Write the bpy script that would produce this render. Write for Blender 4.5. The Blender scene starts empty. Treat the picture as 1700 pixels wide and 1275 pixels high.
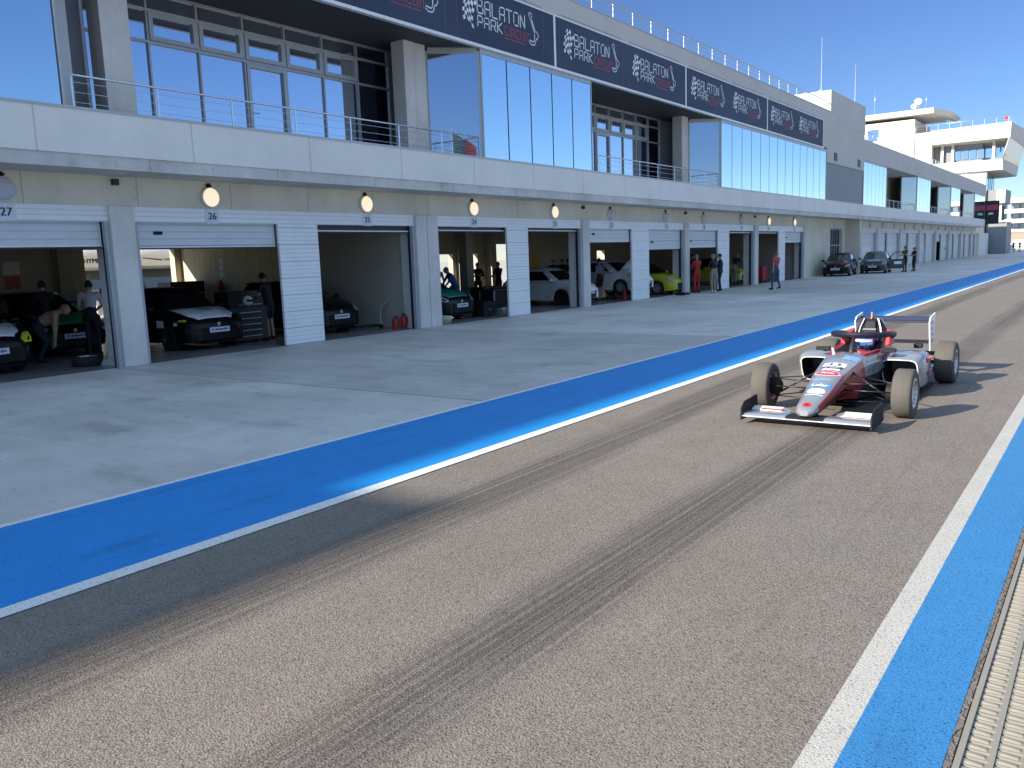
import bpy, bmesh, math, random
from mathutils import Vector, Matrix
random.seed(7)
S = bpy.context.scene
COL = S.collection
PI = math.pi

# ------------------------------------------------------------------ objects
def put(o, parent=None, kind=None):
    COL.objects.link(o)
    if parent is not None:
        o.parent = parent
    if kind:
        o['kind'] = kind
    return o

def tag(o, label, cat, group=None):
    o['label'] = label
    o['category'] = cat
    if group:
        o['group'] = group
    return o

def thing(name, label, cat, loc=(0, 0, 0), rz=0.0, group=None):
    o = bpy.data.objects.new(name, None)
    o.empty_display_size = 0.2
    o.location = loc
    o.rotation_euler = (0, 0, rz)
    COL.objects.link(o)
    return tag(o, label, cat, group)

def copy_tree(o, parent=None):
    c = o.copy()
    COL.objects.link(c)
    if parent is not None:
        c.parent = parent
    for ch in list(o.children):
        copy_tree(ch, c)
    return c

class MB:
    """collects faces, then links them as ONE mesh object"""
    def __init__(s, off=(0, 0, 0)):
        s.v = []; s.f = []; s.m = []; s.sm = []; s.o = off
    def vert(s, p):
        s.v.append((p[0] - s.o[0], p[1] - s.o[1], p[2] - s.o[2])); return len(s.v) - 1
    def face(s, idx, m=0, smooth=False):
        s.f.append(tuple(idx)); s.m.append(m); s.sm.append(smooth)
    def poly(s, pts, m=0):
        s.face([s.vert(p) for p in pts], m)
    def box(s, x0, x1, y0, y1, z0, z1, m=0):
        if x0 > x1: x0, x1 = x1, x0
        if y0 > y1: y0, y1 = y1, y0
        if z0 > z1: z0, z1 = z1, z0
        a = [s.vert((x, y, z)) for z in (z0, z1) for y in (y0, y1) for x in (x0, x1)]
        for q in ((0, 2, 3, 1), (4, 5, 7, 6), (0, 1, 5, 4), (2, 6, 7, 3), (0, 4, 6, 2), (1, 3, 7, 5)):
            s.face([a[i] for i in q], m)
    def hexa(s, p, m=0):
        """8 points: bottom ring 0-3, top ring 4-7"""
        a = [s.vert(q) for q in p]
        for q in ((3, 2, 1, 0), (4, 5, 6, 7), (0, 1, 5, 4), (1, 2, 6, 5), (2, 3, 7, 6), (3, 0, 4, 7)):
            s.face([a[i] for i in q], m)
    def prism(s, pts, d, m=0):
        """planar polygon pts extruded by vector d"""
        n = len(pts)
        a = [s.vert(p) for p in pts]
        b = [s.vert((p[0] + d[0], p[1] + d[1], p[2] + d[2])) for p in pts]
        s.face(a[::-1], m); s.face(b, m)
        for i in range(n):
            j = (i + 1) % n
            s.face((a[i], a[j], b[j], b[i]), m)
    def tube(s, pts, r, n=8, m=0, cap=True, smooth=True, flat=1.0, up=None):
        """tube through pts, r a number or a list; flat squashes it along its up side"""
        pts = [Vector(p) for p in pts]
        rs = r if isinstance(r, (list, tuple)) else [r] * len(pts)
        rings = []
        pu = None
        for i, p in enumerate(pts):
            if i == 0: t = pts[1] - p
            elif i == len(pts) - 1: t = p - pts[i - 1]
            else: t = (pts[i + 1] - p).normalized() + (p - pts[i - 1]).normalized()
            if t.length < 1e-9: t = Vector((0, 0, 1))
            t.normalize()
            u = Vector(up) if up is not None else (pu if pu is not None else (Vector((0, 0, 1)) if abs(t.z) < .9 else Vector((1, 0, 0))))
            a = t.cross(u)
            if a.length < 1e-6: a = t.cross(Vector((0, 1, 0.01)))
            a.normalize(); b = a.cross(t).normalized(); pu = b
            rings.append([s.vert(p + a * (rs[i] * math.cos(k * 2 * PI / n)) + b * (rs[i] * flat * math.sin(k * 2 * PI / n))) for k in range(n)])
        for i in range(len(rings) - 1):
            A, B = rings[i], rings[i + 1]
            for k in range(n):
                l = (k + 1) % n
                s.face((A[k], A[l], B[l], B[k]), m, smooth)
        if cap:
            s.face(rings[0][::-1], m); s.face(rings[-1], m)
    def loft(s, secs, m=0, closed=True, caps=True, smooth=True, mf=None):
        rings = [[s.vert(p) for p in sec] for sec in secs]
        n = len(rings[0])
        for i in range(len(rings) - 1):
            A, B = rings[i], rings[i + 1]
            for k in range(n if closed else n - 1):
                l = (k + 1) % n
                s.face((A[k], A[l], B[l], B[k]), mf(i, k) if mf else m, smooth)
        if caps:
            s.face(rings[0][::-1], m, False); s.face(rings[-1], m, False)
    def lathe(s, prof, c=(0, 0, 0), axis='Z', n=24, m=0, smooth=True, mf=None, a0=0.0):
        """prof: list of (radius, height along axis)"""
        def P(r, h, a):
            x, y = r * math.cos(a), r * math.sin(a)
            if axis == 'Z': q = (x, y, h)
            elif axis == 'Y': q = (x, h, y)
            else: q = (h, x, y)
            return (c[0] + q[0], c[1] + q[1], c[2] + q[2])
        rings = [[s.vert(P(r, h, a0 + k * 2 * PI / n)) for k in range(n)] for r, h in prof]
        for i in range(len(rings) - 1):
            for k in range(n):
                l = (k + 1) % n
                s.face((rings[i][k], rings[i][l], rings[i + 1][l], rings[i + 1][k]), mf(i) if mf else m, smooth)
        return rings
    def ball(s, c, r, n=12, m=0, sc=(1, 1, 1)):
        k = n // 2
        secs = []
        for i in range(k + 1):
            t = PI * i / k
            rr = max(1e-4, math.sin(t))
            secs.append([(c[0] + r * sc[0] * rr * math.cos(a * 2 * PI / n), c[1] + r * sc[1] * rr * math.sin(a * 2 * PI / n), c[2] + r * sc[2] * math.cos(t)) for a in range(n)])
        s.loft(secs, m)
    def build(s, name, mats, parent=None, kind=None, bevel=0.0, fix=True, sharp=40):
        me = bpy.data.meshes.new(name)
        me.from_pydata(s.v, [], s.f)
        if not isinstance(mats, (list, tuple)): mats = [mats]
        for q in mats: me.materials.append(q)
        me.polygons.foreach_set('material_index', s.m)
        me.polygons.foreach_set('use_smooth', s.sm)
        if fix:
            bm = bmesh.new(); bm.from_mesh(me)
            bmesh.ops.remove_doubles(bm, verts=bm.verts, dist=1e-5)
            bmesh.ops.recalc_face_normals(bm, faces=bm.faces)
            if any(s.sm):
                lim = math.radians(sharp)
                for e in bm.edges:
                    if len(e.link_faces) == 2 and e.calc_face_angle(0) > lim:
                        e.smooth = False
            bm.to_mesh(me); bm.free()
        me.update()
        o = bpy.data.objects.new(name, me)
        if bevel > 0:
            md = o.modifiers.new('bevel', 'BEVEL'); md.width = bevel; md.segments = 2; md.limit_method = 'ANGLE'
        return put(o, parent, kind)

def text_mesh(txt, size, depth=0.002):
    """flat letters in the XY plane, origin at the middle of the word: verts, faces"""
    cu = bpy.data.curves.new('lettering', 'FONT')
    cu.body = txt; cu.size = size; cu.align_x = 'CENTER'; cu.align_y = 'CENTER'; cu.resolution_u = 3
    ob = bpy.data.objects.new('lettering', cu)
    COL.objects.link(ob)
    dg = bpy.context.evaluated_depsgraph_get(); dg.update()
    me = bpy.data.meshes.new_from_object(ob.evaluated_get(dg))
    vs = [tuple(v.co) for v in me.vertices]; fs = [tuple(p.vertices) for p in me.polygons]
    bpy.data.objects.remove(ob); bpy.data.curves.remove(cu); bpy.data.meshes.remove(me)
    return vs, fs
_txt = {}
def add_text(mb, txt, size, org, ex, ey, m=0, bold=0.0):
    """letters laid with origin org, x along ex and y along ey"""
    if (txt, size) not in _txt: _txt[(txt, size)] = text_mesh(txt, size)
    vs, fs = _txt[(txt, size)]
    ex = Vector(ex); ey = Vector(ey); org = Vector(org)
    offs = [(0, 0)] if not bold else [(-bold, 0), (bold, 0)]
    nrm = ex.cross(ey)
    for k, (ox, oy) in enumerate(offs):
        b = len(mb.v)
        for v in vs: mb.vert(org + ex * (v[0] + ox) + ey * (v[1] + oy) + nrm * (0.0004 * k))
        for f in fs: mb.face([b + i for i in f], m)

# ------------------------------------------------------------------ materials
class NT:
    def __init__(s, name):
        s.mat = bpy.data.materials.new(name); s.mat.use_nodes = True
        s.t = s.mat.node_tree; s.n = s.t.nodes; s.l = s.t.links
        s.n.clear()
        s.out = s.n.new('ShaderNodeOutputMaterial')
        s.b = s.n.new('ShaderNodeBsdfPrincipled')
        s.l.new(s.b.outputs[0], s.out.inputs[0])
    def new(s, ty, **k):
        x = s.n.new(ty)
        for a, v in k.items(): setattr(x, a, v)
        return x
    def link(s, a, b): s.l.new(a, b)
    def inp(s, sock, v):
        if hasattr(v, 'node'): s.l.new(v, sock)
        else: sock.default_value = v
    def pos(s, obj=False, scale=(1, 1, 1), loc=(0, 0, 0)):
        if obj: o = s.new('ShaderNodeTexCoord').outputs['Object']
        else: o = s.new('ShaderNodeNewGeometry').outputs['Position']
        mp = s.new('ShaderNodeMapping'); s.link(o, mp.inputs[0])
        mp.inputs[3].default_value = scale; mp.inputs[1].default_value = loc
        return mp.outputs[0]
    def noise(s, vec, scale, detail=4, rough=.6):
        x = s.new('ShaderNodeTexNoise'); s.link(vec, x.inputs['Vector'])
        x.inputs['Scale'].default_value = scale; x.inputs['Detail'].default_value = detail; x.inputs['Roughness'].default_value = rough
        return x.outputs['Fac']
    def voro(s, vec, scale, feature='F1'):
        x = s.new('ShaderNodeTexVoronoi', feature=feature); s.link(vec, x.inputs['Vector'])
        x.inputs['Scale'].default_value = scale
        return x
    def math(s, op, a, b=0.0, c=0.0, clamp=False):
        x = s.new('ShaderNodeMath', operation=op, use_clamp=clamp)
        s.inp(x.inputs[0], a); s.inp(x.inputs[1], b); s.inp(x.inputs[2], c)
        return x.outputs[0]
    def ramp(s, f, stops):
        x = s.new('ShaderNodeValToRGB'); s.link(f, x.inputs[0])
        e = x.color_ramp.elements
        while len(e) < len(stops): e.new(.5)
        for i, (p, c) in enumerate(stops):
            e[i].position = p; e[i].color = (c, c, c, 1) if isinstance(c, (int, float)) else (c[0], c[1], c[2], 1)
        return x.outputs[0]
    def mix(s, f, a, b, mode='MIX'):
        x = s.new('ShaderNodeMix', data_type='RGBA', blend_type=mode)
        s.inp(x.inputs[0], f)
        for k, v in ((6, a), (7, b)):
            if isinstance(v, (tuple, list)): v = (v[0], v[1], v[2], 1)
            elif isinstance(v, (int, float)): v = (v, v, v, 1)
            s.inp(x.inputs[k], v)
        return x.outputs[2]
    def sep(s, vec):
        x = s.new('ShaderNodeSeparateXYZ'); s.link(vec, x.inputs[0]); return x.outputs
    def bump(s, h, strength=.3, dist=.01):
        x = s.new('ShaderNodeBump'); s.link(h, x.inputs['Height'])
        x.inputs['Strength'].default_value = strength; x.inputs['Distance'].default_value = dist
        s.link(x.outputs[0], s.b.inputs['Normal'])
    def set(s, color=None, rough=None, metal=None, spec=None, coat=None):
        if color is not None:
            if isinstance(color, (tuple, list)): color = (color[0], color[1], color[2], 1)
            s.inp(s.b.inputs['Base Color'], color)
        if rough is not None: s.inp(s.b.inputs['Roughness'], rough)
        if metal is not None: s.inp(s.b.inputs['Metallic'], metal)
        if spec is not None: s.inp(s.b.inputs['Specular IOR Level'], spec)
        if coat is not None: s.inp(s.b.inputs['Coat Weight'], coat); s.b.inputs['Coat Roughness'].default_value = .06
        return s.mat

_simple = {}
def mat(name, c, rough=.5, metal=0.0, var=.12, scale=9.0, bump=0.0, coat=None, spec=None):
    """painted / plain surface with slight procedural unevenness"""
    if name in _simple: return _simple[name]
    t = NT(name)
    p = t.pos(True)
    f = t.noise(p, scale, 5)
    k = t.ramp(f, [(.25, 1 - var), (.75, 1 + var)])
    col = t.mix(1.0, c, k, 'MULTIPLY')
    r = t.math('MULTIPLY_ADD', f, .25, max(0.02, rough - .12))
    t.set(col, r, metal, spec, coat)
    if bump: t.bump(t.noise(p, scale * 8, 3), bump, .004)
    _simple[name] = t.mat
    return t.mat

def concrete(name, base, stain=.25, streak=.5, warm=(1, 1, 1), tie=False, joint=None, bmp=.25):
    t = NT(name)
    p = t.pos()
    big = t.noise(p, .55, 5, .65)
    mid = t.noise(p, 3.2, 6, .7)
    fine = t.noise(p, 55, 3, .6)
    st = t.noise(t.pos(scale=(2.2, 2.2, .16)), 1.6, 6, .65)      # rain streaks run down
    v = t.math('MULTIPLY_ADD', big, stain * 1.6, 1 - stain * .8)
    v = t.math('MULTIPLY', v, t.math('MULTIPLY_ADD', mid, .5 * stain, 1 - .25 * stain))
    v = t.math('MULTIPLY', v, t.ramp(st, [(.3, 1 - .55 * streak * .6), (.55, 1.0)]))
    v = t.math('MULTIPLY', v, t.math('MULTIPLY_ADD', fine, .16, .92))
    if joint:                                                   # cast joints: period along y and z
        xyz = t.sep(p)
        for ax, per, off in joint:
            w = t.math('ABSOLUTE', t.math('SUBTRACT', t.math('FRACT', t.math('DIVIDE', t.math('ADD', xyz[ax], off + 100 * per), per)), .5))
            v = t.math('MULTIPLY', v, t.ramp(w, [(0, .62), (.005 / per * 1.6, .68), (.010 / per * 1.6, 1.0)]))
    c = t.mix(1.0, (base * warm[0], base * warm[1], base * warm[2]), v, 'MULTIPLY')
    t.set(c, .85, 0, .3)
    t.bump(t.math('ADD', mid, t.math('MULTIPLY', fine, .4)), bmp, .01)
    return t.mat
M = {}
M['wall'] = concrete('cast_concrete_wall', .74, .34, .12, (1.0, .93, .76), joint=[(1, 2.22, .4)])
def bloom(m, thr=.60, col=(.80, .78, .72), amt=.55, sc=.9):
    n, l = m.node_tree.nodes, m.node_tree.links
    bs = n['Principled BSDF']; src = bs.inputs['Base Color'].links[0].from_socket
    g = n.new('ShaderNodeNewGeometry'); a = n.new('ShaderNodeTexNoise'); a.inputs['Scale'].default_value = sc; a.inputs['Detail'].default_value = 8; a.inputs['Roughness'].default_value = .72
    l.new(g.outputs['Position'], a.inputs['Vector'])
    r = n.new('ShaderNodeValToRGB'); r.color_ramp.elements[0].position = thr; r.color_ramp.elements[1].position = thr + .12; r.color_ramp.elements[1].color = (amt, amt, amt, 1)
    l.new(a.outputs['Fac'], r.inputs[0])
    x = n.new('ShaderNodeMix'); x.data_type = 'RGBA'; l.new(r.outputs[0], x.inputs[0]); l.new(src, x.inputs[6]); x.inputs[7].default_value = (*col, 1)
    l.new(x.outputs[2], bs.inputs['Base Color'])
M['column'] = concrete('cast_concrete_column', .66, .42, .22, (1, .98, .93))
M['parapet'] = concrete('precast_parapet', .80, .18, .08, (1, .98, .93), joint=[(1, 3.03, .35)])
M['beam'] = concrete('stained_edge_beam', .60, .55, .25, (1, .98, .93), joint=[(1, 3.03, 1.3)])
M['roofband'] = concrete('roof_parapet_concrete', .54, .14, .12, (1, .98, .94), joint=[(1, 5.03, .4)])
for k_, c_, a_, s_ in (('wall', (.84, .82, .76), .5, .9), ('column', (.80, .79, .75), .5, 1.7), ('beam', (.30, .30, .29), .6, 1.3)): bloom(M[k_], .57, c_, a_, s_)
bloom(M['wall'], .60, (.40, .37, .31), .5, 1.6); bloom(M['column'], .60, (.36, .35, .32), .45, 2.4)
M['lightconc'] = concrete('pale_tower_concrete', .62, .06, .15, (1, .97, .90))
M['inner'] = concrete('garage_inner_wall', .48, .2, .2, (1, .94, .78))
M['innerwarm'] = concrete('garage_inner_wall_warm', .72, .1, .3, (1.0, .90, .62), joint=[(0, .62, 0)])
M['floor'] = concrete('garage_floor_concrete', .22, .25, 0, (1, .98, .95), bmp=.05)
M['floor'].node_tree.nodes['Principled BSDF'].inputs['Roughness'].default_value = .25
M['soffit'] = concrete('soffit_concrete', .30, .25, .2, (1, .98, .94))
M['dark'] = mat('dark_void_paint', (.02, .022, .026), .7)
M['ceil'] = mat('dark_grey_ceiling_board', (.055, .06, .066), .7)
M['frame'] = mat('grey_aluminium_frame', (.44, .46, .47), .38, .35)
M['framedark'] = mat('dark_gasket', (.02, .025, .04), .5)
M['steel'] = mat('brushed_stainless_tube', (.72, .75, .80), .28, .9)
M['railgrey'] = mat('weathered_galvanised_tube', (.40, .42, .45), .45, .6)
M['galv'] = concrete('galvanised_jamb', .46, .35, .5, (.94, .98, 1.05), bmp=.1)
M['trim'] = mat('white_metal_trim', (.78, .80, .82), .4)
M['plate'] = mat('white_number_plate', (.66, .70, .78), .5)
M['ink'] = mat('black_lettering', (.012, .014, .02), .5)
M['print'] = mat('white_print', (.80, .82, .86), .55)
M['redprint'] = mat('red_print', (.42, .06, .08), .55)
M['black'] = mat('black_plastic', (.008, .008, .010), .5, spec=.2)
M['rubber'] = mat('tyre_rubber', (.018, .018, .019), .8, bump=.1)
M['white'] = mat('white_paint', (.74, .75, .76), .35)
M['greypanel'] = mat('flat_grey_cladding', (.20, .225, .25), .55, var=.06, scale=1.5)

def ribbed(name, base, per, depth, tint=(1, 1, 1)):
    t = NT(name)
    z = t.sep(t.pos())[2]
    f = t.math('FRACT', t.math('DIVIDE', z, per))
    big = t.math('FRACT', t.math('DIVIDE', z, per * 4))
    h = t.ramp(f, [(0, 0), (.10, 1), (.90, 1), (1, 0)])
    h2 = t.ramp(big, [(0, 0), (.02, 0), (.035, 1), (1, 1)])
    n = t.noise(t.pos(), 2.5, 4)
    v = t.math('MULTIPLY', t.math('MULTIPLY_ADD', n, .18, .9), t.math('MULTIPLY_ADD', h2, .35, .65))
    t.set(t.mix(1.0, (base * tint[0], base * tint[1], base * tint[2]), v, 'MULTIPLY'), .5, 0, .4)
    t.bump(t.math('ADD', h, h2), .8, depth)
    return t.mat
M['panel'] = ribbed('ribbed_white_door_panel', .90, .10, .010, (.97, 1, 1.02))
M['door'] = ribbed('ribbed_sectional_door', .68, .15, .012, (.95, 1, 1.05))
M['fardoor'] = ribbed('far_sectional_door', .66, .125, .010, (1, 1, 1))

def glassmat(name, tint, dark, refl):
    t = NT(name)
    n = t.noise(t.pos(scale=(.35, .35, .12)), 1.0, 2)
    lw = t.new('ShaderNodeLayerWeight'); lw.inputs[0].default_value = .35
    t.set(t.mix(n, dark, tuple(x * 1.25 for x in dark)), .12, 0, .5)
    g = t.new('ShaderNodeBsdfGlossy'); g.inputs['Color'].default_value = (*tint, 1); g.inputs['Roughness'].default_value = .008
    bp = t.new('ShaderNodeBump'); t.link(n, bp.inputs['Height']); bp.inputs['Strength'].default_value = .006; bp.inputs['Distance'].default_value = .3
    t.link(bp.outputs[0], g.inputs['Normal'])
    mx = t.new('ShaderNodeMixShader')
    t.link(t.math('MULTIPLY_ADD', lw.outputs['Fresnel'], 1 - refl, refl, True), mx.inputs[0])
    t.link(t.b.outputs[0], mx.inputs[1]); t.link(g.outputs[0], mx.inputs[2]); t.link(mx.outputs[0], t.out.inputs[0])
    return t.mat
M['glass'] = glassmat('coated_blue_glass', (.82, .90, 1.0), (.03, .05, .09), .72)
M['glassbay'] = glassmat('coated_pale_glass', (.84, .97, 1.0), (.05, .09, .13), .78)
M['carglass'] = glassmat('car_glass', (.8, .9, .95), (.008, .01, .012), .10)

# navy banner with a fine woven carbon pattern
t = NT('navy_banner_print')
p = t.pos()
ch = t.new('ShaderNodeTexChecker'); ch.inputs['Scale'].default_value = 16; t.link(t.pos(scale=(0, 1, 1.0)), ch.inputs[0])
fade = t.ramp(t.noise(t.pos(scale=(1, .22, .5)), 1.0, 2), [(.42, 0), (.58, 1)])
t.set(t.mix(t.math('MULTIPLY', ch.outputs[1], t.math('MULTIPLY', fade, .6)), (.030, .047, .095), (.062, .085, .15)), .6, 0, .3)
M['banner'] = t.mat

# ---- ground surfaces
def asphalt(name, base, tracks=False, paint=None, wear=.0):
    t = NT(name)
    p = t.pos()
    a = t.voro(p, 95.0).outputs['Distance']
    b = t.noise(p, 170, 2, .5)
    sp = t.new('ShaderNodeTexVoronoi'); t.link(p, sp.inputs['Vector']); sp.inputs['Scale'].default_value = 140
    stone = t.sep(sp.outputs['Color'])[0]
    big = t.noise(p, .35, 4, .6); mid = t.noise(p, 2.3, 5, .65)
    pit = t.ramp(t.noise(p, 105, 2, .6), [(.33, .28), (.45, 1.0)])
    if paint is None:
        v = t.math('MULTIPLY_ADD', stone, .60, .70)
        v = t.math('MULTIPLY', v, pit)
        v = t.math('MULTIPLY', v, t.math('MULTIPLY_ADD', big, .30, .85))
        v = t.math('MULTIPLY', v, t.math('MULTIPLY_ADD', mid, .34, .83))
        c = t.mix(1.0, base, v, 'MULTIPLY')
        # warm and cool patches of binder
        c = t.mix(t.math('MULTIPLY', t.ramp(t.noise(p, .8, 4), [(.45, 0), (.7, 1)]), .25), c, t.mix(1.0, c, (1.12, .93, .86), 'MULTIPLY'))
        if tracks:
            xyz = t.sep(p)
            wob = t.math('MULTIPLY', t.math('SUBTRACT', t.noise(t.pos(scale=(0, .16, 0)), 1.0, 2), .5), .28)
            drift = t.math('MULTIPLY', t.math('MAXIMUM', t.math('SUBTRACT', xyz[1], 5.5), 0.0), .062)
            drift = t.math('MINIMUM', drift, .36)
            fin = t.noise(t.pos(scale=(60, .06, 1)), 1.0, 2, .7)
            for x0, k, sgn in ((-4.03, .80, -1), (-2.40, .80, 1)):
                d = t.math('ABSOLUTE', t.math('ADD', t.math('SUBTRACT', xyz[0], x0), t.math('ADD', wob, t.math('MULTIPLY', drift, -sgn * .75))))
                band = t.ramp(d, [(0, 1), (.20, .85), (.36, .0)])
                fl = t.ramp(t.noise(t.pos(scale=(.6, .22, 1), loc=(x0 * 3, 0, 0)), 1.4, 3), [(.26, .50), (.52, 1)])
                ff = t.math('MULTIPLY', t.math('MULTIPLY', band, fl), t.ramp(fin, [(.38, .22), (.52, 1)]))
                c = t.mix(t.math('MULTIPLY', ff, k), c, t.mix(1.0, c, (.34, .34, .35), 'MULTIPLY'))
            # stray fine rubber lines
            sl = t.ramp(t.noise(t.pos(scale=(16, .05, 1), loc=(3, 1, 0)), 1.0, 3, .6), [(.60, 0), (.72, .30)])
            c = t.mix(sl, c, t.mix(1.0, c, (.5, .5, .5), 'MULTIPLY'))
            # flecks of debris
            dv = t.voro(t.pos(scale=(1, .6, 1)), 1.1).outputs['Distance']
            fk = t.math('MULTIPLY', t.math('LESS_THAN', dv, .022), .75)
            c = t.mix(fk, c, (.02, .02, .02))
        t.set(c, .75, 0, .35)
        t.bump(t.math('ADD', a, t.math('MULTIPLY', b, .5)), .55, .006)
    else:
        v = t.math('MULTIPLY', t.math('MULTIPLY_ADD', b, .35, .83), t.math('MULTIPLY_ADD', mid, .24, .88))
        v = t.math('MULTIPLY', v, t.ramp(t.noise(p, 85, 2, .6), [(.33, .50), (.45, 1.0)]))
        c = t.mix(1.0, paint, v, 'MULTIPLY')
        if wear:
            sm = t.ramp(t.noise(t.pos(scale=(3.5, .5, 1)), 1.1, 5, .65), [(.55, 0), (.72, 1)])
            c = t.mix(t.math('MULTIPLY', sm, wear), c, t.mix(1.0, c, (.72, .72, .72), 'MULTIPLY'))
            ht = t.ramp(t.noise(p, 34, 2, .5), [(.66, 0), (.72, .55)])
            c = t.mix(ht, c, t.mix(1.0, c, (.55, .55, .6), 'MULTIPLY'))
        t.set(c, .6, 0, .4)
        t.bump(t.math('ADD', a, t.math('MULTIPLY', b, .5)), .45, .005)
    return t.mat
M['asphalt'] = asphalt('pit_lane_asphalt', (.200, .178, .156), True)
M['blue'] = asphalt('blue_road_paint', None, paint=(.003, .235, .64), wear=.85)
M['blue2'] = asphalt('sky_blue_road_paint', None, paint=(.032, .190, .44), wear=.5)
M['roadwhite'] = asphalt('white_road_paint', None, paint=(.45, .44, .41), wear=.5)

M['linewhite'] = asphalt('fresh_white_line_paint', None, paint=(.74, .74, .72), wear=.35)

t = NT('apron_concrete')
p = t.pos(); xyz = t.sep(p)
slab = t.math('FLOOR', t.math('DIVIDE', t.math('ADD', xyz[1], .3), 9.0))
wn = t.new('ShaderNodeTexWhiteNoise', noise_dimensions='1D'); t.link(slab, wn.inputs['W'])
big = t.noise(t.pos(scale=(1, .7, 1)), .38, 6, .62)
mid = t.noise(t.pos(scale=(.8, 2.2, 1)), 1.1, 7, .7)
smear = t.ramp(t.noise(t.pos(scale=(.55, 3.2, 1), loc=(4, 0, 0)), .7, 6, .7), [(.50, 0), (.72, 1)])
fine = t.noise(p, 40, 4, .65)
v = t.math('MULTIPLY_ADD', wn.outputs[0], .30, .82)
v = t.math('MULTIPLY', v, t.math('MULTIPLY_ADD', big, 1.15, .44))
v = t.math('MULTIPLY', v, t.math('MULTIPLY_ADD', mid, .50, .76))
v = t.math('MULTIPLY', v, t.math('MULTIPLY_ADD', fine, .2, .9))
c = t.mix(1.0, (.515, .505, .478), v, 'MULTIPLY')
c = t.mix(t.math('MULTIPLY', smear, .40), c, (.66, .65, .62))
oil = t.ramp(t.noise(t.pos(scale=(1, 1.8, 1), loc=(9, 3, 0)), .55, 5, .6), [(.56, 0), (.74, 1)])
c = t.mix(t.math('MULTIPLY', oil, .48), c, (.15, .155, .16))
dr = t.ramp(t.noise(t.pos(scale=(1.6, 5, 1), loc=(2, 2, 0)), 1.3, 4, .6), [(.63, 0), (.70, 1)])
c = t.mix(t.math('MULTIPLY', dr, .45), c, (.12, .12, .12))
w = t.math('ABSOLUTE', t.math('SUBTRACT', t.math('FRACT', t.math('DIVIDE', t.math('ADD', xyz[1], .3 + 90), 9.0)), .5))
jt = t.ramp(t.math('SUBTRACT', .5, w), [(0, 1), (.0016, 1), (.0024, 0)])
c = t.mix(t.math('MULTIPLY', jt, .75), c, (.05, .05, .055))
wx = t.math('ABSOLUTE', t.math('SUBTRACT', xyz[0], -11.6))
c = t.mix(t.math('MULTIPLY', t.math('LESS_THAN', wx, .008), .35), c, (.07, .07, .07))
t.set(c, t.math('MULTIPLY_ADD', big, .3, .45), 0, .4)
t.bump(t.math('ADD', mid, t.math('MULTIPLY', fine, .3)), .12, .01)
M['apron'] = t.mat

M['ground'] = concrete('paddock_ground', .42, .25, 0, (1, .97, .90))
M['sand'] = concrete('dry_grass_bank', .42, .3, 0, (1, .82, .58))
M['drain'] = concrete('polymer_concrete_drain', .25, .10, 0, (1, .955, .84), bmp=.2)
M['crumb'] = concrete('broken_asphalt_edge', .16, .6, 0, (1, .9, .8), bmp=1.0)
# ------------------------------------------------------------------ camera, light, sky
W_PX = 1700.0; F_PX = 1382.1454650458006
yaw, pitch, roll = 0.6308532338331633, -0.14928641154197242, -0.03644423689207137
CAMZ = 1.88
cd = bpy.data.cameras.new('camera'); cam = bpy.data.objects.new('camera', cd); COL.objects.link(cam)
cd.sensor_width = 36; cd.sensor_fit = 'HORIZONTAL'; cd.lens = 36 * F_PX / W_PX
cd.clip_start = .05; cd.clip_end = 3000
fw = Vector((-math.sin(yaw) * math.cos(pitch), math.cos(yaw) * math.cos(pitch), math.sin(pitch)))
rt = Vector((math.cos(yaw), math.sin(yaw), 0)); up = rt.cross(fw)
r2 = rt * math.cos(roll) + up * math.sin(roll); u2 = -rt * math.sin(roll) + up * math.cos(roll)
R3 = Matrix((r2, u2, -fw)).transposed()
cam.matrix_world = Matrix.Translation((0, 0, CAMZ)) @ R3.to_4x4()
S.camera = cam

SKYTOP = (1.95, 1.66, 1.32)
SUN = Vector((-.96, -1.90, 1.0)).normalized()
elev = math.asin(SUN.z); azim = math.atan2(SUN.x, SUN.y)
ld = bpy.data.lights.new('sun', 'SUN'); ld.energy = 5.0; ld.angle = math.radians(.7); ld.color = (1.0, .88, .72)
sun = bpy.data.objects.new('sun', ld); COL.objects.link(sun)
sun.rotation_euler = (-SUN).to_track_quat('-Z', 'Y').to_euler(); sun.location = (-40, -60, 60)
wd = bpy.data.worlds.new('World'); S.world = wd; wd.use_nodes = True
nt = wd.node_tree; nt.nodes.clear()
sky = nt.nodes.new('ShaderNodeTexSky'); sky.sky_type = 'NISHITA'; sky.sun_disc = False
sky.sun_elevation = elev; sky.sun_rotation = azim % (2 * PI)
sky.altitude = 1500; sky.air_density = 1.0; sky.dust_density = .1; sky.ozone_density = 1.0
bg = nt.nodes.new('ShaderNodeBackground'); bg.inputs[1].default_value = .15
wo = nt.nodes.new('ShaderNodeOutputWorld')
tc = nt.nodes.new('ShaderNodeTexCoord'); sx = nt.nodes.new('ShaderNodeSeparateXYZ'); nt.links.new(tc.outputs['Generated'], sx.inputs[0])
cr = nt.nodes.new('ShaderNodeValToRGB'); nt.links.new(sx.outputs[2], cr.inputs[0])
ce = cr.color_ramp.elements                                    # ramp darkens the low sky; unseen overhead sky is boosted to fill the shade
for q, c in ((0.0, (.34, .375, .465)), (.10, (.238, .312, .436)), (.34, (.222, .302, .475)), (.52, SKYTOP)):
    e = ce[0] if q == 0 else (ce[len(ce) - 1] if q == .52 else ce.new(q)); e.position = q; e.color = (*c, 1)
tn = nt.nodes.new('ShaderNodeMix'); tn.data_type = 'RGBA'; tn.blend_type = 'MULTIPLY'; tn.inputs[0].default_value = 1
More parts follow.
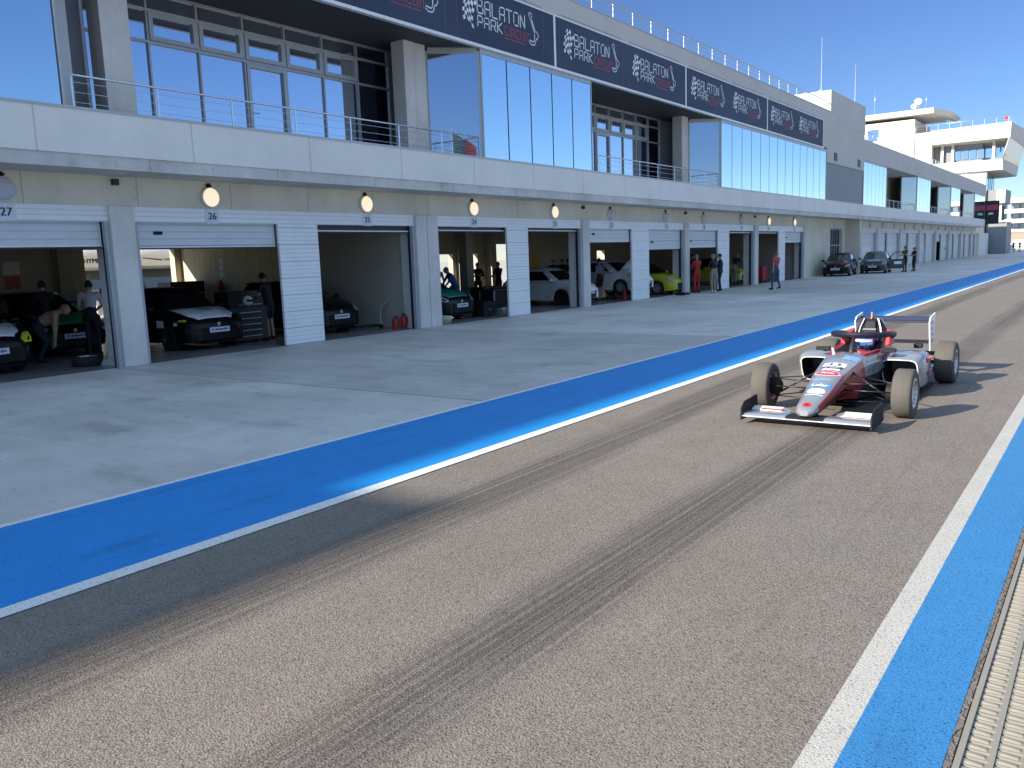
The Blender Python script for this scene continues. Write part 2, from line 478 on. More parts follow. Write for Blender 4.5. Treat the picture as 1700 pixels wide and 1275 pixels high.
nt.links.new(sky.outputs[0], tn.inputs[6]); nt.links.new(cr.outputs[0], tn.inputs[7]); nt.links.new(tn.outputs[2], bg.inputs[0])
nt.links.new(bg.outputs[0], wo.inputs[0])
S.view_settings.view_transform = 'Standard'; S.view_settings.look = 'None'
S.view_settings.exposure = 1.02; S.view_settings.gamma = 1
S.cycles.max_bounces = 8; S.cycles.diffuse_bounces = 4; S.cycles.glossy_bounces = 4
S.cycles.sample_clamp_indirect = 6; S.cycles.caustics_reflective = False; S.cycles.caustics_refractive = False

# ------------------------------------------------------------------ ground surfaces
def sheet(name, m, x0, x1, y0, y1, z, th=.003):
    b = MB(); b.box(x0, x1, y0, y1, z - th, z); return b.build(name, m, None, 'structure')
b = MB(); b.box(-900, 900, -300, 1500, -.6, -.03); b.build('ground', M['ground'], None, 'structure')
FX = -16.245                                                    # garage front line
sheet('apron', M['apron'], -27.75, -6.83, -60, 400, 0, .05)
sheet('road', M['asphalt'], -6.83, -.395, -60, 420, -.004, .05)
sheet('painted_edge_line', M['linewhite'], -6.84, -6.765, -60, 320, .003)
sheet('painted_blue_strip', M['blue'], -6.765, -5.085, -60, 320, .003)
sheet('painted_white_line', M['linewhite'], -5.085, -4.945, -60, 320, .004)
sheet('painted_white_line', M['roadwhite'], -.865, -.742, -60, 320, .003)
sheet('painted_blue_strip', M['blue2'], -.742, -.418, -60, 320, .003)
# ragged broken asphalt lip beside the drain
b = MB(); random.seed(3)
y = .5; pts = []
while y < 30:
    pts.append((y, random.uniform(-.012, .012))); y += random.uniform(.008, .03) * (1 if y < 8 else 4)
for (ya, xa), (yb, xb) in zip(pts[:-1], pts[1:]):
    za = -.001 + random.uniform(-.004, .004)
    b.hexa([(-.428, ya, -.03), (-.396 + xa, ya, -.03), (-.396 + xb, yb, -.03), (-.428, yb, -.03), (-.428, ya, .002), (-.402 + xa, ya, za), (-.402 + xb, yb, za), (-.428, yb, .002)])
b.build('road_edge', M['crumb'], None, 'structure')
# slotted drain channel: two rows of slots, units half a metre long
b = MB()
dx0, dx1 = -.388, -.160
b.box(dx0, dx0 + .022, -2, 40, -.05, .004); b.box(dx1 - .022, dx1, -2, 40, -.05, .004)
b.box(-.284, -.266, -2, 40, -.05, .001)
b.box(dx0, dx1, -2, 40, -.06, -.016)
y = 0.9
k = 0
while y < 18:
    wj = .043 if k % 9 else .058
    for xa, xb in ((dx0 + .022, -.284), (-.266, dx1 - .022)):
        b.box(xa, xb, y, y + wj, -.05, -.004)
        rows = []
        for xx, q in ((xa + .008, .0), (xa + .016, .9), (xb - .016, .9), (xb - .008, .0)):   # raised rib with rounded ends
            rows.append([(xx, y + wj * .5 - math.cos(PI * i / 5) * .013 * (.3 + q * .7), -.004 + math.sin(PI * i / 5) * .007 * q) for i in range(6)])
        b.loft(rows, 0, closed=False, caps=False)
    y += .0585 if k % 9 else .0735; k += 1
dr = b.build('drain_channel', M['drain'])
tag(dr, 'sandy concrete slotted drain channel along the lower right edge of the blue strip', 'drain')
sheet('pavement', M['ground'], -.165, 12, -60, 320, 0, .05)

# ------------------------------------------------------------------ near pit building
PITY = 60.0
pit = thing('pit_building', 'long concrete pit building with numbered white garage doors and a navy sign band', 'building', (FX, 20, 0))
def part(b, name, m, parent=pit, **k):
    o = b.build(name, m, parent, **k)
    o.matrix_parent_inverse = Matrix.Translation(-parent.location)
    return o
XF = -15.22
COLS = [(-9.2, -8.5), (-.2, .48), (8.80, 9.48), (17.66, 18.77), (26.73, 27.40), (35.74, 36.40), (44.74, 45.49), (53.57, 54.2)]
BAYS = [(-8.5, -5.0, -3.8, -.2), (.48, 4.0, 5.25, 8.80), (9.48, 13.02, 14.23, 17.66), (18.77, 22.2, 23.4, 26.73), (27.4, 30.84, 32.36, 35.74), (36.4, 39.92, 41.38, 44.74), (45.49, 49.05, 50.2, 53.57)]
for i, (a, c) in enumerate(COLS):
    b = MB()
    if i == 3:
        b.box(-16.75, -16.10, a + .09, (a + c) / 2 - .015, 0, 3.19); b.box(-16.75, -16.11, (a + c) / 2 + .015, c - .09, 0, 3.19)
        b.box(-16.3, -16.2, (a + c) / 2 - .015, (a + c) / 2 + .015, 0, 3.18)
    else:
        b.box(-16.75, -16.10, a + .09, c - .09, 0, 3.19)
    part(b, 'column', M['column'], bevel=.012)
    b = MB()
    b.box(-16.28, -16.17, a, a + .09, 0, 2.89); b.box(-16.28, -16.17, c - .09, c, 0, 2.89)
    b.box(-16.40, -16.28, a + .03, a + .09, 0, 2.89, 1); b.box(-16.40, -16.28, c - .09, c - .03, 0, 2.89, 1)
    part(b, 'door_jamb', [M['galv'], M['framedark']])
for (a, b1, c1, d) in BAYS:
    b = MB(); b.box(-16.27, -16.2, b1, c1, 0, 2.89); part(b, 'door_panel', M['panel'])
    b = MB(); b.box(-16.36, -16.19, a - .1, d + .1, 2.89, 3.19); part(b, 'door_header', M['panel'])
# concrete wall over the doors, wall to the right of the last door
b = MB(); b.box(-16.5, FX, -26, 54.2, 3.19, 3.9)
b.box(-16.5, FX, -26, -9.2, 0, 3.19)
b.box(-16.5, FX - .02, 54.2, 60.0, 0, 3.9); b.box(-16.5, FX - .02, 63.1, 64.4, 0, 3.9); b.box(-16.5, FX - .02, 60.0, 63.1, 3.15, 3.9)
part(b, 'wall', M['wall'])
for y0, y1, z0, z1 in ((55.6, 55.63, 0, 3.9), (57.8, 57.82, 0, 3.9)):
    pass
for yy in (9.12, 27.05, 36.1, 45.1):
    b = MB(); b.box(FX, FX + .09, yy - .06, yy + .06, 3.60, 3.72); part(b, 'junction_box', M['framedark'])
# barred service gate
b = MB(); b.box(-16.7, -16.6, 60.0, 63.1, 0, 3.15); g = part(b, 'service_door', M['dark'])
b = MB()
for k in range(6): b.box(-16.5, -16.45, 60.0 + k * .604, 60.06 + k * .604, 0, 3.15)
for z in (0.05, 1.95, 3.05): b.box(-16.52, -16.44, 60.0, 63.1, z, z + .07)
o = b.build('grille', M['galv'], g)
# balcony slab, edge beam, parapet
b = MB(); b.box(-28.1, XF, -26, 64.4, 3.78, 4.02); part(b, 'edge_beam', M['beam'])
b = MB(); b.box(-15.42, XF + .025, -26, 64.4, 4.02, 4.79); part(b, 'parapet', M['parapet'])
b = MB(); b.box(-15.46, XF + .04, -26, 64.4, 4.79, 4.835); part(b, 'coping', M['frame'])
b = MB(); b.box(-28.1, -15.42, -26, 64.4, 4.02, 4.62); part(b, 'upper_floor', M['soffit'])
# roof: soffit, sign backing, parapet, slab
b = MB(); b.box(-28.1, XF - .02, -26, 55.1, 7.90, 8.0); part(b, 'soffit', M['ceil'])
b = MB(); b.box(-15.6, XF, -26, 64.4, 8.0, 10.25); b.box(-28.1, -15.6, -26, 64.4, 9.55, 9.75)
b.box(-28.1, -27.8, -26, 64.4, 3.78, 10.25)
b.box(-15.6, XF, 55.05, 64.4, 7.15, 8.0)
part(b, 'roof_parapet', M['roofband'])
b = MB(); b.box(-15.62, XF + .02, -26, 64.4, 10.25, 10.29); part(b, 'coping', M['frame'])
b = MB(); b.box(-15.3, XF + .06, -26, 54.15, 7.885, 7.965); part(b, 'sign_ledge', M['trim'])
b = MB(); b.box(-15.7, XF - .05, 55.05, 64.25, 4.83, 7.15); part(b, 'cladding', M['greypanel'])
for yy in (56.6, 62.6):
    b = MB(); b.box(-15.3, XF + .02, yy, yy + .75, 7.35, 7.85); part(b, 'vent', M['framedark'])
for y0 in (64.1, -26.0):
    b = MB(); b.box(-28.1, -15.3, y0, y0 + .3, 0, 9.6); part(b, 'end_wall', M['wall'])
# stair block above the roof, and its twin out of frame that throws the long shadow on the lane
for y0, y1 in ((55.7, 64.45), (-26, -17.2)):
    b = MB(); b.box(-18.2, XF + .01, y0, y1, 9.7, 11.58); part(b, 'stair_block', M['roofband'])
b = MB(); b.lathe([(.0, 11.58), (.28, 11.58), (.28, 11.72), (.18, 11.86), (.03, 11.9), (.018, 13.0), (.009, 15.1), (0, 15.1)], (-16.2, 57.0, 0), 'Z', 10)
o = b.build('lightning_mast', M['railgrey']); tag(o, 'thin white mast standing on the left end of the raised roof block', 'mast', 'roof masts')
b = MB(); b.lathe([(.0, 11.58), (.28, 11.58), (.28, 11.72), (.18, 11.86), (.03, 11.9), (.018, 13.0), (.009, 14.5), (0, 14.5)], (-15.75, 63.6, 0), 'Z', 10)
o = b.build('lightning_mast', M['railgrey']); tag(o, 'thin white mast standing on the right end of the raised roof block', 'mast', 'roof masts')

# ---- recessed window walls and glass bays
XW = -17.42
def window_wall(y0, y1, n, door_k):
    """n window bays between y0 and y1, each with its frame and panes"""
    st = (y1 - y0) / n
    for k in range(n):
        a, c = y0 + k * st, y0 + (k + 1) * st
        f = MB()
        w = .022
        f.box(XW - .06, XW + .03, a - w, a + w, 4.62, 7.9)
        if k == n - 1: f.box(XW - .06, XW + .03, c - w, c + w, 4.62, 7.9)
        for z in (6.83, 7.5, 7.87): f.box(XW - .06, XW + .028, a + w, c - w, z - .03, z + .03)
        vent_ = 1 < k < n - 1
        if vent_:                                              # tilting light with a wide frame
            for q in ((a + .03, a + .13), (c - .13, c - .03)): f.box(XW - .04, XW + .05, q[0], q[1], 6.87, 7.46)
            f.box(XW - .04, XW + .05, a + .13, c - .13, 6.87, 6.97); f.box(XW - .04, XW + .05, a + .13, c - .13, 7.39, 7.46)
        if k == door_k:
            for q in ((a + .03, a + .12), (c - .12, c - .03)): f.box(XW - .04, XW + .05, q[0], q[1], 4.62, 6.79)
            f.box(XW - .04, XW + .05, a + .12, c - .12, 6.70, 6.79); f.box(XW - .04, XW + .05, a + .12, c - .12, 4.62, 4.78)
        o = part(f, 'window', M['frame'])
        g = MB()
        g.box(XW - .05, XW - .02, a, c, 4.62, 7.48)
        q = g.build('pane', M['glass'], o)
        g = MB(); g.box(XW - .05, XW - .02, a, c, 7.48, 7.9)
        q = g.build('pane', M['glass'], o)
        if k == door_k:
            h = MB(); h.tube([(XW + .05, a + .12, 5.62), (XW + .10, a + .12, 5.62), (XW + .10, a + .26, 5.62)], .012, 6)
            q = h.build('handle', M['steel'], o)
window_wall(8.4, 18.35, 8, 4)
window_wall(26.6, 36.0, 8, 3)
def bay(y0, y1, n, right=True, top=7.81, name='glass_bay', parent=pit, left=True):
    """glass bay on the parapet line; its ends splay back at 45 degrees to the columns"""
    f = MB(); D_ = 1.12
    ends = []
    if left: ends.append((y0, -1))
    if right: ends.append((y1, 1))
    f.box(XF - .08, XF - .012, y0, y1, top - .065, 7.9)
    for yy, s in ((y0, 1), (y1, -1)): f.box(XF - .08, XF - .010, yy, yy + s * .045, 4.83, top - .065)
    for yy, s in ends:
        e = s * .07
        P = lambda t, o: (XF - .04 - t + o * .707, yy + s * (t + o * .707 - .03))
        for t0, t1, z0, z1 in ((.0, .06, 4.66, top), (D_ - .05, D_, 4.66, top), (.06, D_ - .05, top - .07, 7.9)):
            q = [P(t0, -.06), P(t1, -.06), P(t1, .02), P(t0, .02)]
            f.hexa([(x, y, z0) for x, y in q] + [(x, y, z1) for x, y in q])
    o = part(f, name, M['frame'], parent)
    st = (y1 - y0 - .09) / n
    for k in range(n):
        g = MB(); g.box(XF - .06, XF - .022, y0 + .045 + k * st + .028, y0 + .045 + (k + 1) * st - .028, 4.84, top - .075)
        g.build('pane', M['glassbay'], o)
    g = MB(); g.box(XF - .12, XF - .062, y0 + .06, y1 - .06, 4.7, top - .05)
    g.build('gasket', M['framedark'], o)
    for yy, s in ends:
        P = lambda t, o: (XF - .04 - t + o * .707, yy + s * (t + o * .707 - .03))
        q = [P(.06, -.03), P(D_ - .05, -.03), P(D_ - .05, 0), P(.06, 0)]
        g = MB(); g.hexa([(x, y, 4.66) for x, y in q] + [(x, y, top - .07) for x, y in q])
        g.build('pane', M['glass'], o)
    g = MB(); g.box(XF - .3, XF - .13, y0 + .1, y1 - .1, 4.62, 7.9); g.build('inner_blind', M['ceil'], o)
    return o
bay(-14, 7.82, 17, True, left=False)
bay(19.88, 26.16, 5)
bay(37.9, 54.97, 13, False)
# upper columns in the recesses
for a, c in ((9.15, 9.75), (17.72, 18.12), (18.15, 18.62), (35.74, 36.40), (27.0, 27.5)):
    b = MB(); b.box(-16.66, -16.2 - (.02 if a == 18.15 else 0), a, c, 4.62, 7.9); part(b, 'column', M['column'])
for y0, y1, y2 in ((7.8, 19.9, 18.4), (26.1, 37.9, 36.05)):
    b = MB(); b.box(-18.3, XW - .06, y0, y1, 4.62, 7.9); b.box(XW - .07, XW + .02, y2, y1 - .05, 4.62, 7.9); part(b, 'inner_wall', M['greypanel'])

# ---- rear wall of the garages with its openings, partitions, ceiling, floor
XB = -27.8
def wall_holes(b, x0, x1, y0, y1, z0, z1, holes):
    ys = sorted({y0, y1} | {h[0] for h in holes} | {h[1] for h in holes})
    zs = sorted({z0, z1} | {h[2] for h in holes} | {h[3] for h in holes})
    for ya, yb in zip(ys[:-1], ys[1:]):
        za = None
        for a, c in zip(zs[:-1], zs[1:]):
            ym, zm = (ya + yb) / 2, (a + c) / 2
            inside = any(h[0] < ym < h[1] and h[2] < zm < h[3] for h in holes)
            if not inside and za is None: za = a
            if (inside or c == zs[-1]) and za is not None:
                b.box(x0, x1, ya, yb, za, a if inside else c); za = None
b = MB()
REAR = [(14.3, 17.6, 0, 2.68), (30.6, 33.3, 0, 2.22), (34.45, 35.35, 0, 2.22), (36.35, 38.4, 0, 2.7), (44.6, 45.7, 2.05, 2.75), (46.6, 47.1, 1.55, 2.2), (48.0, 49.0, 1.55, 2.2), (5.4, 6.6, 1.2, 2.2)]
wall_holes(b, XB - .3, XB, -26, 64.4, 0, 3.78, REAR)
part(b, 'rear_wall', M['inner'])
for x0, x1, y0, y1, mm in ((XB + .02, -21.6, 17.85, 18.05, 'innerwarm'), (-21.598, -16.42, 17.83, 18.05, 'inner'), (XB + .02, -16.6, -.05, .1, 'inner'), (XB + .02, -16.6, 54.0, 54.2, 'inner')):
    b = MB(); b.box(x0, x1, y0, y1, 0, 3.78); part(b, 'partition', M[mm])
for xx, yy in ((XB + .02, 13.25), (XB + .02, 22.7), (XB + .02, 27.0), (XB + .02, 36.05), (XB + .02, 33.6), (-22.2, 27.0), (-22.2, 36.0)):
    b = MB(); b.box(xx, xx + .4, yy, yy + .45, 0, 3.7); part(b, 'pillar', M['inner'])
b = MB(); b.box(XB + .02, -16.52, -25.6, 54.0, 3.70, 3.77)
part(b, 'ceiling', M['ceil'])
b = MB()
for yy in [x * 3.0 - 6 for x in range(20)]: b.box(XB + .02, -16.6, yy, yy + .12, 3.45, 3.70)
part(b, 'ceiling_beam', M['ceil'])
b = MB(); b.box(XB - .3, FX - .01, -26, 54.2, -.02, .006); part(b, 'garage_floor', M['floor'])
b = MB(); b.box(FX - .01, FX + .03, -9, 54.2, -.02, .007); part(b, 'threshold', M['framedark'])

# ---- garage doors, number plates, wall lamps
NUM = {(.48, 4.0): 28, (5.25, 8.8): 27, (9.48, 13.02): 26, (14.23, 17.66): 25, (18.77, 22.2): 24, (23.4, 26.73): 23, (27.4, 30.84): 22, (32.36, 35.74): 21, (36.4, 39.92): 20, (41.38, 44.74): 19, (45.49, 49.05): 18, (50.2, 53.57): 17}
BOT = {28: 2.7, 27: 2.38, 26: 2.34, 25: 2.70, 24: 2.74, 23: 2.76, 22: 2.36, 21: 2.03, 20: 2.06, 19: 2.76, 18: 2.76, 17: 2.22}
WHAT = {27: 'bright unlit', 26: 'lit'}
lampbulb = NT('lit_lamp_glass'); lampbulb.b.inputs['Emission Color'].default_value = (1.0, .78, .48, 1); lampbulb.b.inputs['Emission Strength'].default_value = .42
lampbulb.set((.75, .72, .66), .4)
lampoff = mat('unlit_lamp_glass', (.50, .51, .60), .35, var=.04)
LIT = {26, 25, 24, 23, 18, 17}
for (a, c), n in NUM.items():
    z0 = BOT[n]
    b = MB(); b.box(-16.36, -16.32, a + .02, c - .02, z0 + .06, 2.89)
    d = part(b, 'garage_door', M['door'] if z0 < 2.6 else M['framedark'])
    b = MB(); b.box(-16.37, -16.31, a + .02, c - .02, z0 + .03, z0 + .06); b.box(-16.36, -16.32, a + .03, c - .03, z0, z0 + .03, 1)
    q = b.build('bottom_rail', [M['trim'], M['framedark']], d)
    if z0 < 2.6:
        b = MB(); b.box(-16.32, -16.29, a + .42, a + .62, z0 + .30, z0 + .37)
        q = b.build('handle', M['black'], d, bevel=.02)
    m = (a + c) / 2
    b = MB(); b.box(-16.19, -16.178, m - .165, m + .165, 2.875, 3.185)
    s = b.build('number_sign', M['plate'])
    tag(s, 'small white plate with the number %d over its garage door' % n, 'number sign', 'garage number plates')
    b = MB(); add_text(b, str(n), .21, (-16.1765, m, 3.03), (0, 1, 0), (0, 0, 1), 0, .006)
    b.build('lettering', M['ink'], s)
    L_ = thing('wall_lamp', ('glowing' if n in LIT else 'unlit grey') + ' round wall lamp over the number %d plate' % n, 'wall lamp', (-16.24, m, 3.44), 0, 'round wall lamps')
    b = MB(); b.lathe([(0, .0), (.205, 0), (.215, .03), (.215, .07), (.20, .085)], (0, 0, 0), 'X', 28); b.build('lamp_rim', M['trim'], L_)
    b = MB(); b.lathe([(.20, .075), (.19, .10), (.13, .125), (.05, .135), (0, .137)], (0, 0, 0), 'X', 28); b.build('lamp_shade', lampbulb.mat if n in LIT else lampoff, L_)
    b = MB(); b.tube([(.0, -.08, .27), (.05, 0, .20), (.0, .08, .27)], .012, 5); b.box(0, .05, -.03, .03, .19, .30); b.build('bracket', M['black'], L_)

# ---- railings
def railing(label, x, y0, y1, z0, zt, step, nw, m=M['steel'], r=.021, group=None, ret=None, post=.016):
    t = thing('railing', label, 'railing', (x, y0, z0), 0, group)
    b = MB(); b.tube([(0, 0, zt - z0), (0, y1 - y0, zt - z0)], r, 8); b.build('handrail', m, t)
    n = max(1, round((y1 - y0) / step))
    b = MB()
    for k in range(n + 1):
        yy = min(y1 - y0 - .03, max(.03, k * (y1 - y0) / n))
        o = MB(); o.box(-post * .5, post * .5, yy - post, yy + post, 0, zt - z0 - r * .8); o.build('post', m, t)
    for k in range(nw):
        z = (zt - z0) * (k + .6) / (nw + .3)
        b.tube([(0, 0, z), (0, y1 - y0, z)], .006 if r < .024 else .012, 5)
    b.build('wire', m, t)
    return t
railing('steel balcony railing in front of the large left recess', -15.36, 8.0, 19.84, 4.835, 5.41, 1.66, 3, group='balcony railings')
railing('steel balcony railing in front of the recess between the two glass bays', -15.36, 26.8, 37.86, 4.835, 5.43, 1.66, 3, group='balcony railings')
railing('pale roof railing above the navy sign band', -15.42, 19.0, 55.6, 10.29, 10.90, 1.53, 3, M['railgrey'], .026, group='roof railings', post=.014)

# ---- sign band: one banner per ten metre panel with two logos each
def circuit_marks(mb, oy, oz, s, x):
    """wordmark strokes; s = letter scale in metres, oy = start, oz = baseline of the top word"""
    def st(pts, m, w=.030):
        for (ya, za), (yb, zb) in zip(pts[:-1], pts[1:]):
            dy, dz = yb - ya, zb - za; L = math.hypot(dy, dz) or 1
            ny, nz = -dz / L * w * .5 * s, dy / L * w * .5 * s
            ey, ez = dy / L * w * .4 * s, dz / L * w * .4 * s
            mb.poly([(x, oy + ya * s - ey * 1 + ny, oz + za * s - ez + nz), (x, oy + ya * s - ey - ny, oz + za * s - ez - nz), (x, oy + yb * s + ey - ny, oz + zb * s + ez - nz), (x, oy + yb * s + ey + ny, oz + zb * s + ez + nz)], m)
    G = {'B': [[(0, 0), (0, 1), (.85, 1), (.85, .55), (.95, .5), (.95, 0), (0, 0)], [(0, .52), (.9, .52)]],
         'A': [[(0, 0), (0, .8), (.2, 1), (.9, 1), (.9, 0)], [(0, .45), (.9, .45)]],
         'L': [[(0, 1), (0, 0), (.85, 0)]], 'T': [[(-.05, 1), (.95, 1)], [(.45, 1), (.45, 0)]],
         'O': [[(.05, .1), (.05, .9), (.15, 1), (.85, 1), (.95, .9), (.95, .1), (.85, 0), (.15, 0), (.05, .1)]],
         'N': [[(0, 0), (0, 1), (.8, 0), (.85, 0), (.85, 1)]], 'P': [[(0, 0), (0, 1), (.9, 1), (.9, .42), (0, .42)]],
         'R': [[(0, 0), (0, 1), (.9, 1), (.9, .45), (0, .45)], [(.5, .45), (.95, 0)]],
         'K': [[(0, 0), (0, 1)], [(.9, 1), (.1, .5), (.95, 0)]], 'C': [[(.9, 1), (.05, 1), (.05, 0), (.9, 0)]],
         'I': [[(.1, 1), (.1, 0)]], 'U': [[(0, 1), (0, 0), (.85, 0), (.85, 1)]]}
    def word(txt, y, z, w, h, m, sw):
        for ch in txt:
            for pl in G[ch]: st([(y + q[0] * w, z + q[1] * h) for q in pl], m, sw)
            y += w * (.42 if ch == 'I' else 1.28)
        return y
    word('BALATON', 0, 0, .345, .46, 0, .048)
    word('PARK', 0, -.46, .305, .36, 0, .042)
    word('CIRCUIT', 1.62, -.46, .235, .30, 1, .038)
    st([(1.60, -.58), (2.98, -.58)], 1, .03)
    # chequered flag
    for i in range(5):
        for j in range(7):
            if (i + j) % 2 == 0:
                def P(u, v):
                    yy = -.80 + u * .115 + (.10 if v < 3 else .0) * 0 - .10 * math.sin(v * .55) + (.02 * v)
                    return (x, oy + yy * s, oz + (-.40 + v * .135 + u * .045 * math.sin(1 + u * .8)) * s)
                mb.poly([P(i, j), P(i + 1, j), P(i + 1, j + 1), P(i, j + 1)], 0)
    # lap outline
    tr = [(3.22, -.42), (3.30, -.50), (3.48, -.52), (3.62, -.46), (3.66, -.30), (3.82, -.20), (3.86, -.08), (3.76, .02), (3.64, .02), (3.40, .46), (3.44, .58), (3.36, .66), (3.24, .62), (3.25, .50), (3.33, .44), (3.60, -.06), (3.58, -.30), (3.50, -.40), (3.24, -.36), (3.22, -.42)]
    st(tr, 0, .045)
    # frame line round the logo
    fr = []
    for cy, cz, a0 in ((4.05, .86, 0), (-1.0, .86, 90), (-1.0, -.92, 180), (4.05, -.92, 270)):
        for k in range(5):
            a = math.radians(a0 + k * 22.5); fr.append((cy + .16 * math.cos(a), cz + .16 * math.sin(a)))
    fr.append(fr[0]); st(fr, 2, .018)
pinkline = mat('faded_pink_line', (.17, .13, .19), .6)
PN = [-6.3, 3.72, 13.76, 23.81, 33.92, 43.97, 54.03]
ORD = {2: 'leftmost readable', 3: 'second', 4: 'third', 5: 'farthest', 1: 'first, cut by the top edge of the photo', 0: 'unseen'}
for i in range(1, 6):
    a, c = PN[i], PN[i + 1]
    b = MB(); b.box(XF + .004, XF + .03, a + .03, c - .03, 7.975, 9.54)
    desc = {1: 'navy banner over the left recess, cut off by the top edge of the photo', 2: 'navy banner above the double concrete column, largest of those fully in view', 3: 'navy banner above the narrow glass bay and the second recess', 4: 'navy banner above the left half of the long glass bay', 5: 'navy banner at the far right end of the sign band'}[i]
    s = b.build('sign_banner', M['banner']); tag(s, desc, 'sign', 'navy banners on the roof band')
    b = MB()
    for yy in (a, c - .055): b.box(XF + .004, XF + .04, yy, yy + .055, 7.965, 9.58)
    b.box(XF + .004, XF + .04, a + .055, c - .055, 9.54, 9.58)
    b.build('sign_frame', M['trim'], s)
    b = MB()
    for oy in (a + 1.22, a + 6.02): circuit_marks(b, oy, 8.83, .80, XF + .0325)
    b.build('lettering', [M['print'], M['redprint'], pinkline], s)
# ------------------------------------------------------------------ lower far wing of the pit building
wing = thing('pit_building_wing', 'lower far wing of pit building with closed grey garage doors and pale glass bays', 'building', (FX, 98, 0))
def wpart(b, name, m, **k): return part(b, name, m, wing, **k)
WY1 = 131.0
b = MB(); b.box(-28, XF, 64.42, WY1, 3.78, 4.02); wpart(b, 'edge_beam', M['beam'])
b = MB(); b.box(-15.5, XF + .02, 64.42, WY1, 4.02, 4.83); b.box(-28, -15.5, 64.42, WY1, 4.02, 4.7); wpart(b, 'parapet', M['parapet'])
b = MB(); b.box(-28, XF, 64.42, WY1, 7.92, 9.37); wpart(b, 'roof', M['roofband'])
b = MB(); b.box(-28, -17.6, 64.42, WY1, 0.0, 7.92); wpart(b, 'inner_wall', M['wall'])
b = MB(); b.box(-16.6, FX, 64.42, WY1, 3.2, 3.9)
b.box(-16.6, FX, 130.6, WY1, 0, 3.2)
b.box(-28, -17, WY1, WY1 + .05, 0, 9.3)
wpart(b, 'wall', M['wall'])
ydoor = 64.6; k = 0
dv = [64.6]
while dv[-1] < 128: dv.append(dv[-1] + 4.41)
for i in range(len(dv) - 1):
    a, c = dv[i], dv[i + 1]
    if i % 2 == 0:
        b = MB(); b.box(-16.6, -16.1, a - .3, a + .3, 0, 3.2); wpart(b, 'column', M['column'])
    lo, hi = (a + .3, c - .65) if i % 2 == 0 else (a + .0, c - .35)
    open_ = (i == 8)
    b = MB(); b.box(-16.40, -16.36, lo, hi, 2.05 if open_ else 0, 2.9); d = wpart(b, 'garage_door', M['fardoor'])
    if not open_ and i < 7:
        for q in range(3):
            b = MB(); b.box(-16.36, -16.345, lo + .55 + q * .85, lo + 1.0 + q * .85, 1.36, 1.78); b.build('window', M['print'], d)
    b = MB(); b.box(-16.3, -16.2, hi, hi + .65 if i % 2 == 0 else hi + .06, 0, 2.9); wpart(b, 'door_panel', M['fardoor'])
    if i % 2 == 0:
        b = MB(); b.box(-16.42, -16.19, a + .3, min(130.4, a + 8.5), 2.9, 3.2); wpart(b, 'door_header', M['fardoor'])
    if a < 118:
        L_ = thing('wall_lamp', 'small unlit wall lamp above a closed garage door of the far wing', 'wall lamp', (-16.24, (lo + hi) / 2, 3.5), 0, 'far wing wall lamps')
        b = MB(); b.lathe([(0, 0), (.2, 0), (.21, .07), (.12, .12), (0, .13)], (0, 0, 0), 'X', 14); b.build('lamp_shade', lampoff, L_)
for y0, y1, n, lf in ((64.45, 71.72, 6, False), (84.0, 90.56, 5, True), (102.65, 109.0, 5, True), (120.7, 130.4, 6, True)):
    bay(y0, y1, n, True, 7.88, 'glass_bay', wing, lf)
for y in (74.3, 93.0, 111.2, 76.2):
    b = MB(); b.box(-17.0, -16.3, y, y + .7, 4.7, 7.92); wpart(b, 'column', M['column'])
for i, (y0, y1) in enumerate(((71.9, 83.9), (90.8, 102.5), (109.2, 120.5))):
    b = MB(); b.box(-17.62, -17.55, y0 + .4, y1 - 3.5, 4.7, 7.3); wpart(b, 'window', M['glass'])
    railing(['steel balcony railing in the first recess of the far wing', 'steel balcony railing in the middle recess of the far wing', 'steel balcony railing in the last recess of the far wing'][i], -15.4, y0, y1, 4.83, 5.45, 1.7, 3, group='far balcony railings', post=.02)
railing('pale roof railing along the lower far wing', -15.5, 64.6, 130.5, 9.37, 10.05, 1.65, 2, group='roof railings', post=.035, r=.03)

# ------------------------------------------------------------------ control tower
CT = thing('control_tower', 'pale concrete race control tower with cantilevered glazed cabin and flat roof slab', 'tower', (-22, 150, 0))
def cpart(b, name, m, **k): return part(b, name, m, CT, **k)
b = MB(); b.box(-44, -26.05, 140, 152, 0, 20.3); b.box(-26.05, -23.65, 140.2, 152, 0, 18.2); cpart(b, 'wall', M['lightconc'])
b = MB(); b.box(-44, -23.5, 139.6, 152, 20.85, 21.6); b.prism([(-23.5, 139.6, 21.6), (-23.5, 139.6, 20.85), (-22.2, 143, 20.7), (-21.6, 143.0, 21.2)], (0, 9, 0)); cpart(b, 'roof', M['lightconc'])
b = MB()
b.hexa([(-23.75, 139.8, 16.28), (-13.58, 139.8, 16.28), (-12.3, 148, 15.2), (-23.75, 152, 15.2), (-23.75, 139.8, 18.3), (-13.5, 139.8, 18.45), (-11.6, 148, 17.3), (-23.75, 152, 17.3)])
cpart(b, 'parapet', M['lightconc'])
b = MB()
b.hexa([(-23.75, 139.9, 11.95), (-14.3, 139.9, 11.92), (-13.2, 147, 11.25), (-23.75, 152, 11.2), (-23.75, 139.8, 13.5), (-14.39, 139.8, 13.42), (-13.0, 147, 12.7), (-23.75, 152, 12.7)])
cpart(b, 'floor', M['lightconc'])
b = MB(); b.box(-23.6, -17.2, 142.0, 151, 13.4, 16.4); cpart(b, 'inner_wall', M['greypanel'])
b = MB()
for k in range(7): b.box(-20.8 + k * 1.0, -20.0 + k * 1.0, 141.9, 141.97, 13.9, 15.2)
cpart(b, 'window', M['glass'])
